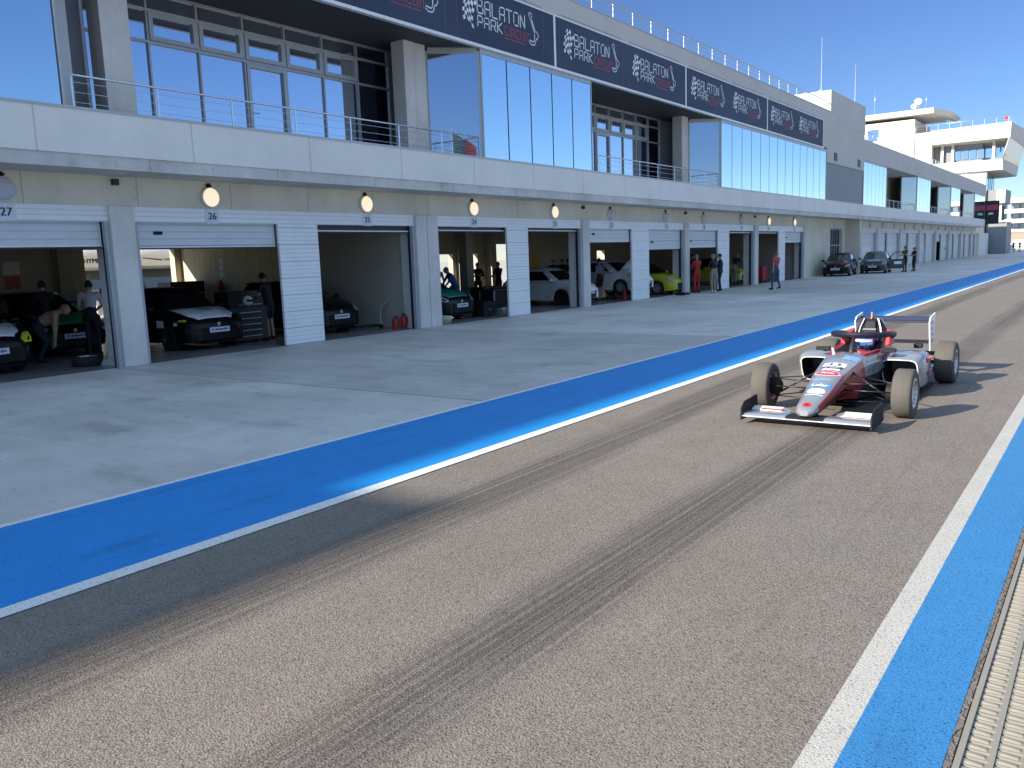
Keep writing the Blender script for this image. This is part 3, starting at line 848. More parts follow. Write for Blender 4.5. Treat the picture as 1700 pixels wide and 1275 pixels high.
for xx in (-22.6, -21.2, -15.9):
    b = MB(); b.box(xx, xx + .35, 141.4, 141.8, 13.3, 16.4); cpart(b, 'column', M['lightconc'])
# raked cabin glazing on the track side
b = MB(); b.hexa([(-14.5, 139.95, 13.4), (-14.35, 139.9, 13.4), (-13.05, 147, 12.7), (-13.3, 147.0, 12.7), (-13.75, 139.95, 16.3), (-13.6, 139.9, 16.3), (-12.35, 147.5, 15.2), (-12.6, 147.5, 15.2)])
w_ = cpart(b, 'cabin_window', M['glassbay'])
b = MB(); b.tube([(-14.42, 139.85, 13.4), (-13.68, 139.85, 16.3)], .13, 6); b.build('window_frame', M['frame'], w_)
b = MB(); b.box(-23.6, -16.4, 140.4, 150, 0, 11.95); cpart(b, 'shaft', M['lightconc'])
b = MB()
for k in range(4): b.box(-16.4, -16.3 + k * .06, 140.6 + k * 1.6, 141.6 + k * 1.6, 8.2, 11.8)
cpart(b, 'shaft_window', M['glassbay'])
b = MB(); b.box(-16.4, -13.9, 141, 148, 7.25, 9.2); cpart(b, 'box_room', M['greypanel'])
b = MB(); b.box(-15.06, -13.92, 140.9, 141, 7.27, 9.18); cpart(b, 'box_panel', M['lightconc'])
b = MB(); b.box(-16.2, -13.6, 141.3, 148, 0, 4.6); cpart(b, 'base', M['greypanel'])
b = MB(); b.box(-16.2, -14.1, 142.4, 147, 4.6, 7.25); q = cpart(b, 'glazed_room', M['glass'])
b = MB(); b.box(-14.7, -14.35, 141.4, 141.7, 4.6, 7.25); b.box(-16.2, -13.9, 141.0, 141.5, 4.55, 4.8); cpart(b, 'column', M['lightconc'])
b = MB(); b.box(-42, -37, 139.9, 140, 17.5, 19.6); cpart(b, 'stair_recess', M['greypanel'])
b = MB(); b.box(-33.2, -32.6, 139.86, 140, 17.7, 20.2); b.box(-30.9, -30.6, 139.86, 140, 17.7, 20.0); b.box(-32.6, -30.9, 139.86, 140, 19.4, 19.7); b.box(-32.6, -31.1, 139.93, 140, 17.7, 19.4, 1); cpart(b, 'window', [M['white'], M['glass']])
for i, (xx, zz, yy, lab) in enumerate(((-25.9, 22.95, 141, 'larger white satellite dish on the flat tower roof'), (-26.4, 22.25, 140.6, 'smaller white satellite dish below and left of the larger one'))):
    r = .52 if i == 0 else .40
    dsh = thing('satellite_dish', lab, 'satellite dish', (xx, yy, 21.6), 0, 'tower satellite dishes')
    b = MB(); b.tube([(.1, .1, 0), (.1, .1, zz - 21.6)], .05, 6); b.build('mast', M['steel'], dsh)
    b = MB()
    ax = Vector((.25, -.92, .3)).normalized(); e1 = ax.cross(Vector((0, 0, 1))).normalized(); e2 = e1.cross(ax)
    rings = []
    for rr, dd in ((.02, .16), (.5, .12), (.85, .04), (1, 0)):
        rings.append([Vector((0, 0, zz - 21.6)) - ax * dd * r + (e1 * math.cos(a * PI / 10) + e2 * math.sin(a * PI / 10)) * rr * r for a in range(20)])
    b.loft(rings, caps=False); b.tube([Vector((0, 0, zz - 21.6)) - e2 * r, Vector((0, 0, zz - 21.6)) + ax * r * .7], .02, 5)
    b.build('dish', M['white'], dsh)
for xx, h, lab in ((-32.0, 4.2, 'thin aerial at the left end of the tower roof'), (-24.8, 2.6, 'thin aerial at the right end of the tower roof')):
    b = MB(); b.tube([(xx, 141, 21.6), (xx, 141, 21.6 + h)], [.035, .015], 5); o = b.build('aerial', M['steel']); tag(o, lab, 'aerial', 'tower aerials')
railing('thin rail along the top of the cantilevered control cabin', -13.7, 140, 147, 18.3, 19.1, 2.3, 2, group='tower railings')
t_ = thing('railing', 'thin pale rail along the camera side edge of the tower terrace', 'railing', (-24, 139.95, 18.3), 0, 'tower railings')
b = MB(); b.tube([(-1.9, 0, .8), (10.3, 0, .95)], .03, 6); b.build('handrail', M['steel'], t_)
for k in range(9):
    b = MB(); b.box(-1.9 + k * 1.5, -1.86 + k * 1.5, -.02, .02, 0, .8 + k * .017); b.build('post', M['steel'], t_)
# red flag on the corner of the cabin roof
f_ = thing('flag', 'small red flag on the corner of the control cabin roof', 'flag', (-14.0, 140.4, 18.4), 0)
b = MB(); b.tube([(0, 0, 0), (0, 0, 1.0)], .02, 5); b.build('pole', M['steel'], f_)
b = MB()
b.loft([[(-.0 - k * .08, .05 * math.sin(k * 1.3), z) for z in (.95, .45)] for k in range(7)], closed=False, caps=False); b.build('cloth', mat('red_flag_cloth', (.62, .06, .06), .8), f_)
# screen wall with a red advert at the end of the pit wing
bd = thing('billboard', 'dark billboard with a red stripe at the end of the pit wing', 'billboard', (-15.0, 131.6, 4.2), 0)
b = MB(); b.box(-.4, 1.35, 0, .2, 0, 3.1); b.build('board', M['ink'], bd)
b = MB(); b.box(-.2, 1.2, -.02, -.004, 1.85, 2.55); b.build('stripe', mat('advert_red', (.50, .07, .12), .5), bd)
b = MB(); b.hexa([(.1, -.02, 1.2), (.75, -.02, 1.3), (.75, -.004, 1.3), (.1, -.004, 1.2), (.1, -.02, 1.5), (.6, -.02, 1.55), (.6, -.004, 1.55), (.1, -.004, 1.5)]); b.build('print', M['print'], bd)
w2 = thing('boundary_wall', 'pale concrete wall beyond the end of the pit wing', 'wall', (-15.3, 140, 0))
b = MB(); b.box(-.9, -.5, -8.9, 1.0, 0, 2.95); b.box(-.92, -.48, -8.92, 1.02, 2.95, 3.05); b.build('wall', M['parapet'], w2)

# ------------------------------------------------------------------ grandstand block far behind, dry bank, low wall
gs = thing('office_block', 'distant four storey block with white balcony bands beyond the tower', 'building', (-18, 300, 0))
b = MB(); b.box(-28.2, 20, 303, 318, 0, 14.4); o = b.build('wall', M['greypanel'], gs); o.matrix_parent_inverse = Matrix.Translation(-gs.location)
for z in (13.2, 10.1, 7.1, 4.0, 1.4):
    b = MB(); b.box(-28.6 - (z < 13) * .6, 20, 299.5, 303.2, z, z + 1.25 * (1 if z < 13 else 1.2)); o = b.build('balcony', M['lightconc'], gs); o.matrix_parent_inverse = Matrix.Translation(-gs.location)
for z in (11.4, 8.4, 5.3, 2.7):
    b = MB()
    for k in range(22): b.box(-27.6 + k * 2.1, -26.1 + k * 2.1, 302.9, 303.05, z, z + 1.6)
    o = b.build('window', M['glass'], gs); o.matrix_parent_inverse = Matrix.Translation(-gs.location)
b = MB(); b.hexa([(-70, 230, -.1), (60, 230, -.1), (60, 290, -.1), (-70, 290, -.1), (-70, 246, 3.6), (60, 246, 3.3), (60, 280, 4.4), (-70, 280, 4.2)]); b.build('terrain', M['sand'], None, 'structure')
w3 = thing('barrier_wall', 'long low white barrier wall below the dry bank', 'wall', (-10, 215, 0))
b = MB(); b.box(-30, 40, 0, .4, 0, 1.25); b.build('wall', M['lightconc'], w3)
sheet('painted_white_line', M['roadwhite'], -12.5, 12, 122.5, 122.9, .004)
# ------------------------------------------------------------------ hatchbacks
def paint(name, c, rough=.28, flake=0.0, coat=.35, spec=.4):
    if name in _simple: return _simple[name]
    t = NT(name); n = t.noise(t.pos(True), 3.0, 4)
    t.set(t.mix(1.0, c, t.ramp(n, [(.3, .86), (.7, 1.08)]), 'MULTIPLY'), t.math('MULTIPLY_ADD', n, .2, rough - .08), flake, spec, coat)
    _simple[name] = t.mat; return t.mat
M['pblack'] = paint('black_car_paint', (.004, .0045, .006), .34, 0, .12, .22)
M['pwhite'] = paint('white_car_paint', (.80, .81, .80))
M['pyellow'] = paint('yellow_green_car_paint', (.46, .50, .025))
M['pred'] = paint('dark_red_car_paint', (.06, .005, .008))
M['pgrey'] = paint('dark_grey_car_paint', (.030, .036, .048), .3, .2)
M['pteal'] = paint('teal_sticker', (.02, .22, .20))
M['psilverhood'] = paint('silver_white_wrap', (.80, .81, .84))
M['rim'] = mat('silver_alloy_rim', (.55, .56, .58), .35, .7)
M['rimdark'] = mat('dark_alloy_rim', (.05, .05, .055), .4, .5)
M['lens'] = mat('headlamp_lens', (.30, .33, .36), .08, .2)
M['yel'] = mat('yellow_sticker', (.62, .66, .04), .5)
M['grn'] = mat('green_sticker', (.05, .30, .10), .5)
M['redplastic'] = mat('red_plastic', (.36, .02, .02), .4)

def lerp(a, b, t): return tuple(p + (q - p) * t for p, q in zip(a, b))
_wheel = {}
def wheel(parent, pos, r, w, rimmat, side, spokes=10, tyremat=None, slick=False, rimr=.66):
    """a wheel = Empty with a tyre and a rim; side +1 puts the dish on +y"""
    e = bpy.data.objects.new('wheel', None); e.empty_display_size = .1
    e.location = pos; e.rotation_euler = (0, 0, 0 if side > 0 else PI); put(e, parent)
    key = (r, w, rimmat.name, spokes, slick)
    if key not in _wheel:
        b = MB(); h = w / 2; R = r * rimr
        prof = [(R, -h * .92), (R + .012, -h * .98), (r - .05 if not slick else r - .035, -h), (r - .012, -h * .92), (r, -h * .74), (r, h * .74), (r - .012, h * .92), (r - .05 if not slick else r - .035, h), (R + .012, h * .98), (R, h * .92)]
        b.lathe(prof, (0, 0, 0), 'Y', 36)
        ty = b.build('tyre', tyremat or M['rubber'], None)
        b = MB()
        b.lathe([(R, -h * .92), (R - .02, -h * .8), (R - .03, 0), (R - .02, h * .7), (R, h * .93), (R - .018, h * .95), (R - .03, h * .72)], (0, 0, 0), 'Y', 30)
        for k in range(spokes):
            a = 2 * PI * k / spokes; ca, sa = math.cos(a), math.sin(a)
            for q in ((.045, R - .02),):
                w0, w1 = .024 * r / .3, .014 * r / .3
                P = lambda rr, ww, y: (rr * ca - ww * sa, y, rr * sa + ww * ca)
                b.hexa([P(q[0], -w0, h * .45), P(q[1], -w1, h * .6), P(q[1], w1, h * .6), P(q[0], w0, h * .45), P(q[0], -w0, h * .62), P(q[1], -w1, h * .8), P(q[1], w1, h * .8), P(q[0], w0, h * .62)])
        b.lathe([(0, h * .68), (.05, h * .66), (.06, h * .4), (.06, -h * .5), (0, -h * .5)], (0, 0, 0), 'Y', 14)
        b.lathe([(.0, -h * .3), (R * .72, -h * .3), (R * .72, -h * .2), (0, -h * .2)], (0, 0, 0), 'Y', 20, 1)
        ri = b.build('rim', [rimmat, M['rimdark']], None)
        _wheel[key] = (ty, ri); ty.parent = e; ri.parent = e
    else:
        for o in _wheel[key]:
            c = o.copy(); COL.objects.link(c); c.parent = e
    return e

def car_sections():
    """(x, zb centre, half width, shoulder z, deck half width, deck z, crown)"""
    return [(-1.92, .42, .60, .62, .52, .70, .02), (-1.88, .30, .74, .72, .66, .82, .02), (-1.78, .22, .83, .86, .72, .93, .01), (-1.60, .20, .86, .90, .74, .95, 0),
            (.60, .18, .865, .90, .74, .96, 0), (.90, .18, .865, .88, .76, .97, .015), (1.20, .18, .86, .83, .74, .92, .03), (1.50, .18, .85, .77, .70, .845, .035), (1.70, .19, .81, .72, .64, .77, .03),
            (1.82, .20, .74, .66, .56, .70, .02), (1.89, .21, .66, .58, .50, .61, .01), (1.92, .24, .58, .50, .46, .53, 0)]
AXF, AXR, WR = 1.08, -1.36, .305
def sec_at(x):
    T = car_sections()
    for a, b in zip(T[:-1], T[1:]):
        if a[0] <= x <= b[0]:
            return lerp(a, b, (x - a[0]) / (b[0] - a[0]))
    return T[-1]
def hatchback(label, loc, rz, body, hood=None, roofm=None, group=None, plate=True, logo=True, rims=None, light=None, fog=None, hood_open=False, zoff=0.0, spoil=True, scale=1.0, door_open=0, numbertext=None, sidem=None):
    t = thing('hatchback_car', label, 'car', (loc[0], loc[1], zoff), rz, group)
    t.scale = (scale,) * 3
    roofm = roofm or body
    xs = sorted({s[0] for s in car_sections()} | {ax + d for ax in (AXF, AXR) for d in (-.36, -.35, -.31, -.24, -.14, 0, .14, .24, .31, .35, .36)} | {-.9, -.4, .1})
    secs = []
    for x in xs:
        X, zb, w, zs, wt, zt, cr = sec_at(x)
        side = zb
        for ax in (AXF, AXR):
            if abs(x - ax) <= .352: side = max(side, WR + math.sqrt(max(0, .352 ** 2 - (x - ax) ** 2)) * .98)
        lo = min(side + .10, zs - .06)
        half = [(w - .14, side), (w - .02, side), (w, lo), (w - .005, (lo + zs) / 2 + .03), (w - .03, zs - .02), (wt + .02, zt - .015), (wt - .05, zt), (wt * .5, zt + cr * .8)]
        ring = [(x, y, z) for y, z in half] + [(x, -y, z) for y, z in half[::-1]]
        secs.append(ring)
    b = MB()
    def mf(i, k):
        if k in (0, 14) or k == 15: return 1
        return 0
    b.loft(secs, mf=mf)
    bd = b.build('body', [body if not sidem else sidem, M['black']], t, sharp=32)
    # greenhouse
    L0 = dict(xf=1.00, c=.90, s=.62, r=-1.60, e=-1.76, w=.79, wc=.70, z=.93)
    L1 = dict(xf=.34, c=.27, s=.10, r=-1.38, e=-1.48, w=.625, wc=.56, z=1.37)
    L2 = dict(xf=.10, c=.04, s=-.10, r=-1.22, e=-1.30, w=.54, wc=.47, z=1.455)
    L3 = dict(xf=-.2, c=-.22, s=-.3, r=-1.0, e=-1.02, w=.3, wc=.27, z=1.482)
    def ring(L):
        m = (L['s'] + L['r']) / 2
        h = [(L['xf'], 0), (L['c'], L['wc']), (L['s'], L['w']), (m, L['w'] + .008), (L['r'], L['w'] - .01), (L['e'], L['wc'] - .04)]
        h2 = [(x, -y) for x, y in h[:0:-1]]
        return [(x, y, L['z']) for x, y in h] + [(L['e'] - .02, 0, L['z'])] + [(x, y, L['z']) for x, y in h2]
    rings = [ring(L) for L in (L0, L1, L2, L3)]
    b = MB(); b.loft(rings, caps=True, mf=lambda i, k: 0)
    b.build('roof', roofm, t, sharp=28)
    R0, R1 = rings[0], rings[1]
    def pane(name, i, j, u0, u1, v0, v1, mid=None, inset=.012):
        """glass between ring corners i..j"""
        g = MB()
        idx = [i] + ([mid] if mid is not None else []) + [j]
        n = len(idx)
        lo = [Vector(lerp(R0[q], R1[q], v0)) for q in idx]; hi = [Vector(lerp(R0[q], R1[q], v1)) for q in idx]
        lo2 = list(lo); hi2 = list(hi)
        lo2[0] = lo[0].lerp(lo[1], u0); hi2[0] = hi[0].lerp(hi[1], u0)
        lo2[-1] = lo[-2].lerp(lo[-1], u1); hi2[-1] = hi[-2].lerp(hi[-1], u1)
        cen = Vector((-.4, 0, .9))
        A, Bq = [], []
        for q in range(n):
            A.append(lo2[q]); Bq.append(hi2[q])
        for q in range(n - 1):
            nn = (A[q + 1] - A[q]).cross(Bq[q] - A[q]).normalized()
            if nn.dot(A[q] - cen) < 0: nn = -nn
            g.hexa([A[q] - nn * .01, A[q + 1] - nn * .01, Bq[q + 1] - nn * .01, Bq[q] - nn * .01, A[q] + nn * .006, A[q + 1] + nn * .006, Bq[q + 1] + nn * .006, Bq[q] + nn * .006])
        return g.build(name, M['carglass'], t)
    pane('windscreen', 11, 1, .06, .94, .08, .93, 0)
    for (i, j, u0, u1) in ((2, 3, .06, .94), (3, 4, .06, .86), (10, 9, .06, .94), (9, 8, .06, .86)):
        pane('side_window', i, j, u0, u1, .10, .92)
    pane('rear_window', 5, 7, .05, .95, .15, .9, 6)
    # bonnet
    if hood or hood_open:
        b = MB(); P = []
        for x in (.98, 1.20, 1.45, 1.62, 1.74, 1.80):
            X, zb, w, zs, wt, zt, cr = sec_at(x); k = .93 if x < 1.7 else .8
            P.append([(x, -wt * k, zt + .012), (x, -wt * .5, zt + cr * .8 + .018), (x, 0, zt + cr * .8 + .019), (x, wt * .5, zt + cr * .8 + .018), (x, wt * k, zt + .012)])
        if hood_open:
            piv = Vector((1.0, 0, .96)); rot = Matrix.Rotation(math.radians(-62), 3, 'Y')
            P = [[tuple(rot @ (Vector(q) - piv) + piv) for q in row] for row in P]
        b.loft(P, closed=False, caps=False)
        o = b.build('bonnet', hood or body, t)
        md = o.modifiers.new('t', 'SOLIDIFY'); md.thickness = .012; md.offset = 0
        if numbertext:
            g = MB(); add_text(g, numbertext, .30, (1.36, 0.05, .945), (0, 1, 0), (-.97, 0, .235)); g.build('lettering', M['ink'], o)
    if hood_open:
        b = MB(); b.box(.95, 1.75, -.55, .55, .80, .86); b.build('engine_bay', M['black'], t)
    # lamps, grille, bumper openings, plate, badge, mirrors
    for s in (-1, 1):
        b = MB()
        q = [(1.60, .835, .70), (1.80, .76, .60), (1.868, .60, .60), (1.845, .56, .68), (1.72, .68, .775), (1.55, .80, .80)]
        c = (sum(x for x, y, z in q) / 6 - .12, (sum(y for x, y, z in q) / 6 - .1) * s, .66)
        a = [b.vert((x + .012, y * s + .012 * s, z)) for x, y, z in q]; d = [b.vert((x - .10, (y - .08) * s, z - .01)) for x, y, z in q]
        b.face(a); b.face(d[::-1])
        for k in range(6): b.face((a[k], a[(k + 1) % 6], d[(k + 1) % 6], d[k]))
        b.build('headlight', light or M['lens'], t)
        b = MB(); b.tube([(.72, .80 * s, .96), (.70, .90 * s, .99)], .03, 6); b.ball((.70, .97 * s, 1.0), .1, 10, 0, (.6, 1, .72)); b.build('mirror', body, t)
        b = MB()
        q = [(1.86, .36, .24), (1.82, .66, .24), (1.83, .70, .40), (1.895, .46, .44)]
        a = [b.vert((x + .03, y * s, z)) for x, y, z in q]; d = [b.vert((x - .08, y * s, z)) for x, y, z in q]
        b.face(a); b.face(d[::-1])
        for k in range(4): b.face((a[k], a[(k + 1) % 4], d[(k + 1) % 4], d[k]))
        b.build('foglight_trim', fog or M['black'], t)
    b = MB(); b.hexa([(1.84, -.45, .25), (1.93, -.42, .25), (1.93, .42, .25), (1.84, .45, .25), (1.84, -.47, .50), (1.938, -.44, .52), (1.938, .44, .52), (1.84, .47, .50)]); b.build('grille', M['black'], t)
    b = MB(); b.hexa([(1.70, -.64, .18), (1.94, -.45, .16), (1.94, .45, .16), (1.70, .64, .18), (1.70, -.66, .215), (1.95, -.46, .205), (1.95, .46, .205), (1.70, .66, .215)]); b.build('front_lip', M['black'], t)
    if plate:
        b = MB(); b.box(1.94, 1.953, -.27, .27, .41, .53); p_ = b.build('number_plate', M['plate'], t)
        b = MB(); b.lathe([(.018, 1.954), (.036, 1.955), (.036, 1.9565), (.018, 1.9565)], (0, -.19, .47), 'X', 14)
        for k, ww in enumerate((.05, .035, .06, .03, .055, .05)): b.box(1.954, 1.956, -.12 + k * .058, -.12 + k * .058 + .045, .445 + .01 * (k % 2), .495)
        b.build('print', mat('plate_ink', (.08, .09, .20), .5), p_)
    if logo:
        b = MB(); x = 1.918
        def qd(pts): b.prism([(x, y, z) for y, z in pts], (.012, 0, 0))
        c_ = .60
        qd([(.045, c_ + .05), (-.052, c_ + .016), (-.024, c_ - .004), (.027, c_ + .023)]); qd([(-.045, c_ - .05), (.052, c_ - .016), (.024, c_ + .004), (-.027, c_ - .023)])
        b.build('badge', M['rim'], t)
    if spoil:
        b = MB(); b.hexa([(-1.55, -.5, 1.40), (-1.25, -.5, 1.44), (-1.25, .5, 1.44), (-1.55, .5, 1.40), (-1.57, -.5, 1.43), (-1.25, -.5, 1.468), (-1.25, .5, 1.468), (-1.57, .5, 1.43)]); b.build('roof_spoiler', roofm, t)
    for x in (AXF, AXR):
        for s in (1, -1): wheel(t, (x, .745 * s, WR), WR, .195, rims or M['rimdark'], s)
    # door seams and handles
    for s in (1, -1):
        b = MB(); b.box(-.55, -.38, .862 * s, .878 * s, .80, .83); b.build('door_handle', M['black'], t)
    if door_open:
        s = door_open
        e = bpy.data.objects.new('door', None); e.location = (.62, .86 * s, 0); e.rotation_euler = (0, 0, -s * math.radians(68)); put(e, t)
        b = MB(); b.hexa([(-1.02, -.03, .28), (0, -.03, .28), (0, .03, .28), (-1.02, .03, .28), (-1.06, -.03, .92), (0, -.03, .92), (0, .03, .92), (-1.06, .03, .92)]); b.build('door_skin', body, e, bevel=.02)
        b = MB(); b.tube([(-.02, 0, .92), (-.42, -.12 * s, 1.36), (-.98, -.14 * s, 1.40), (-1.06, 0, .92)], .03, 6); b.build('door_frame', M['black'], e)
        b = MB(); b.box(-.85, -.35, .034 * s, .038 * s, .58, .76); b.build('door_sticker', M['print'], e)
    return t

E_ = 0.0
c26 = hatchback('black racing hatchback with white bonnet and black race number, parked in garage 26', (-17.35 - 1.92, 11.98), 0, M['pblack'], hood=M['psilverhood'], fog=M['redplastic'], light=M['black'], numbertext='101', group='race cars in the garages')
b = MB()
for x0, x1, z0, z1 in ((.72, 1.0, .55, .72), (1.42, 1.56, .60, .68)): b.hexa([(x0, -.868, z0), (x1, -.868, z0), (x1, -.868, z1), (x0, -.868, z1), (x0, -.876, z0), (x1, -.872, z0), (x1, -.872, z1), (x0, -.876, z1)])
b.hexa([(1.60, -.80, .70), (1.74, -.74, .70), (1.74, -.74, .74), (1.60, -.80, .74), (1.60, -.86, .70), (1.76, -.77, .70), (1.76, -.77, .735), (1.60, -.86, .735)], 1)
b.build('sticker', [M['print'], M['yel']], c26)
hatchback('black racing hatchback with silver bonnet at the far left edge in garage 27', (-17.4 - 1.92, 7.02), 0, M['pblack'], hood=M['psilverhood'], light=M['yel'], group='race cars in the garages')
hatchback('black hatchback with green bonnet deep inside garage 27, half hidden by the pillar', (-19.7 - 1.92, 9.75), 0, M['pblack'], hood=M['grn'], fog=M['redplastic'], group='race cars in the garages')
hatchback('all black hatchback half hidden by the white panel in garage 25', (-17.45 - 1.92, 15.98), 0, M['pblack'], group='race cars in the garages')
hatchback('black hatchback with teal bonnet edge in garage 24', (-17.0 - 1.92, 20.72), 0, M['pblack'], hood=M['pteal'], group='race cars in the garages')
hatchback('white hatchback with black window pillars seen from the side through garage 23', (-16.82 - 1.92, 28.5), 0, M['pwhite'], roofm=M['pwhite'], light=M['black'], group='race cars in the garages')
hatchback('white hatchback with raised bonnet on stands in garage 22', (-16.3 - 1.92, 32.35), 0, M['pwhite'], hood_open=True, rims=M['rim'], group='race cars in the garages', zoff=.22)
hatchback('yellow green hatchback missing its bumper on the left, inside garage 21', (-16.25 - 1.92, 35.75), 0, M['pyellow'], roofm=M['pblack'], rims=M['rim'], plate=False, group='race cars in the garages')
hatchback('yellow green hatchback nosing out of garage 19', (-17.3 - 1.92, 46.55), 0, M['pyellow'], roofm=M['pblack'], light=M['black'], group='race cars in the garages')
t1 = hatchback('black and dark red hatchback with white plate parked outside the concrete wall', (-14.95, 57.6), math.radians(-84), M['pblack'], hood=M['pred'], rims=M['rim'], group='cars parked outside', sidem=None)
b = MB()                                                        # white side graphics
for k, (x, z) in enumerate(((-.9, .55), (-.5, .7), (-.1, .5), (.3, .62), (.62, .76))): b.hexa([(x, .862, z - .12), (x + .30, .862, z + .02), (x + .36, .862, z + .10), (x + .05, .862, z), (x, .872, z - .12), (x + .30, .872, z + .02), (x + .36, .872, z + .10), (x + .05, .872, z)])
b.build('side_sticker', M['print'], t1)
t2 = hatchback('dark grey hatchback with its front door open parked beside the far garage doors', (-13.75, 62.2), math.radians(-84), M['pgrey'], rims=M['rim'], group='cars parked outside', door_open=1)
b = MB(); b.box(1.60, 1.62, -.38, .38, .845, .90); b.build('bonnet_sticker', M['print'], t2)

# ------------------------------------------------------------------ open wheel race car
FC = thing('formula_race_car', 'silver and red open wheel single seater driving along the pit lane', 'race car', (-2.60, 9.80, 0), -PI / 2)
silver = paint('silver_blue_paint', (.30, .325, .37), .28, .45)
redp = paint('racing_red_paint', (.36, .022, .026), .3)
carbon = mat('dark_carbon', (.014, .015, .019), .6, spec=.25)
slickm = NT('scrubbed_slick_rubber')
_p = slickm.pos(True); _n = slickm.noise(slickm.pos(True, (1, 14, 1)), 6, 3)
slickm.set(slickm.mix(_n, (.070, .068, .063), (.118, .113, .104)), .85, 0, .25)
ST = [(1.065, .03, .135, .045, .16, .035, .185, .02, .19, .19), (1.035, .06, .118, .09, .155, .075, .20, .04, .208, .21), (.95, .08, .11, .118, .17, .105, .228, .05, .243, .246), (.64, .09, .14, .145, .23, .13, .312, .06, .332, .335),
      (.22, .10, .17, .178, .32, .16, .445, .08, .468, .472), (-.10, .12, .14, .21, .34, .185, .505, .09, .535, .54), (-.45, .16, .09, .26, .36, .215, .562, .10, .592, .597), (-.78, .20, .06, .29, .36, .245, .582, .12, .606, .61),
      (-.88, .20, .05, .30, .36, .27, .59, .20, .592, .45), (-1.0, .20, .05, .31, .38, .285, .60, .245, .59, .34), (-1.5, .20, .05, .31, .40, .29, .65, .245, .63, .34), (-1.66, .20, .05, .31, .40, .285, .67, .22, .67, .55),
      (-1.76, .20, .05, .31, .40, .27, .69, .135, .79, .81), (-1.84, .20, .05, .30, .40, .24, .69, .11, .925, .94), (-1.97, .20, .05, .28, .40, .22, .66, .10, .92, .935), (-2.3, .18, .06, .24, .36, .18, .55, .07, .73, .745), (-2.7, .14, .10, .16, .30, .12, .45, .05, .51, .52), (-3.0, .10, .14, .11, .25, .08, .36, .04, .38, .385)]
def st_at(x):
    for a, c in zip(ST[:-1], ST[1:]):
        if a[0] >= x >= c[0]: return lerp(a, c, (x - a[0]) / (c[0] - a[0]))
    return ST[0] if x > ST[0][0] else ST[-1]
fine = sorted({s[0] for s in ST} | {1.0, .8, .5, .36, .06, -.28, -.62}, reverse=True)
secs = []
for x in fine:
    X, wb, zb, w, zm, wt, zt, wi, z1, z0 = st_at(x)
    h = [(0, zb), (wb, zb), (w, zm), (lerp((w,), (wt,), .6)[0] + .006, zm + (zt - zm) * .6), (wt, zt), (wi, z1), (0, z0)]
    secs.append([(x, y, z) for y, z in h] + [(x, -y, z) for y, z in h[-2:0:-1]])
b = MB()
def fmf(i, k):
    x = (fine[i] + fine[i + 1]) / 2
    kk = k if k < 6 else 11 - k
    if kk in (0,): return 2
    if kk in (1, 2, 3) and -.5 < x < .93: return 1
    if kk in (1,) and x < -.5: return 2
    if kk in (4, 5) and -1.845 < x < -1.66: return 2
    if kk == 5 and -1.66 < x < -.80: return 2
    if -1.7 < x < -.86 and kk in (3, 4): return 1
    if kk == 4 and -.86 < x < -.60: return 1
    return 0
b.loft(secs, mf=fmf)
b.build('bodywork', [silver, redp, carbon], FC, sharp=58)
# side stripes and sticker on the red flank
def flank(x, v, s=1, o=.004):
    X, wb, zb, w, zm, wt, zt, wi, z1, z0 = st_at(x)
    y0, za, y1, zc = (w, zm, wt, zt) if v > .5 else (wb, zb, w, zm)
    u = (v - .5) * 2 if v > .5 else v * 2
    return (x, (y0 + (y1 - y0) * u + o) * s, za + (zc - za) * u)
b = MB()
for s in (1, -1):
    for x0, x1, v0, v1 in ((.75, .18, .50, .62), (.70, .12, .30, .40), (.45, -.15, .72, .80), (.35, -.10, .12, .2)):
        b.poly([flank(x0, v0, s), flank(x1, v0, s), flank(x1 - .06, v1, s), flank(x0 - .02, v1, s)])
b.build('flank_stripe', mat('dark_red_print', (.10, .012, .016), .4), FC)
b = MB()
for s in (1,):
    for k, (x0, v0) in enumerate(((-.52, .56), (-.60, .60), (-.68, .56), (-.50, .70))):
        b.poly([flank(x0, v0, s), flank(x0 - .02, v0, s), flank(x0 - .09, v0 + .22, s), flank(x0 - .07, v0 + .22, s)])
b.build('flank_script', M['ink'], FC)
# decals wrapped on the top of the nose
def ntop(x, y, o=.003):
    X, wb, zb, w, zm, wt, zt, wi, z1, z0 = st_at(x); a = abs(y)
    z = z0 + (z1 - z0) * a / wi if a < wi else z1 + (zt - z1) * (a - wi) / max(1e-4, wt - wi)
    return (x, y, z + o)
def decal(name, mats, shapes):
    """shapes: (outline in (u along +y, v up the nose), material, lift)"""
    b = MB()
    for x0, pts, m, o in shapes:
        b.poly([ntop(x0 - v, u, o) for u, v in pts], m)
    return b.build(name, mats, FC, fix=False)
def strip(x0, u0, u1, v0, v1, m, o, n=6):
    r = []
    for k in range(n):
        a, c = u0 + (u1 - u0) * k / n, u0 + (u1 - u0) * (k + 1) / n
        r.append((x0, [(a, v0), (c, v0), (c, v1), (a, v1)], m, o))
    return r
def oval(x0, ru, rv, m, o):
    r = []
    n = 24
    for k in range(n // 2):
        a0 = -ru + 2 * ru * k / (n // 2); a1 = -ru + 2 * ru * (k + 1) / (n // 2)
        h0 = rv * math.sqrt(max(0, 1 - (a0 / ru) ** 2)); h1 = rv * math.sqrt(max(0, 1 - (a1 / ru) ** 2))
        r.append((x0, [(a0, -h0), (a1, -h1), (a1, h1), (a0, h0)], m, o))
    return r
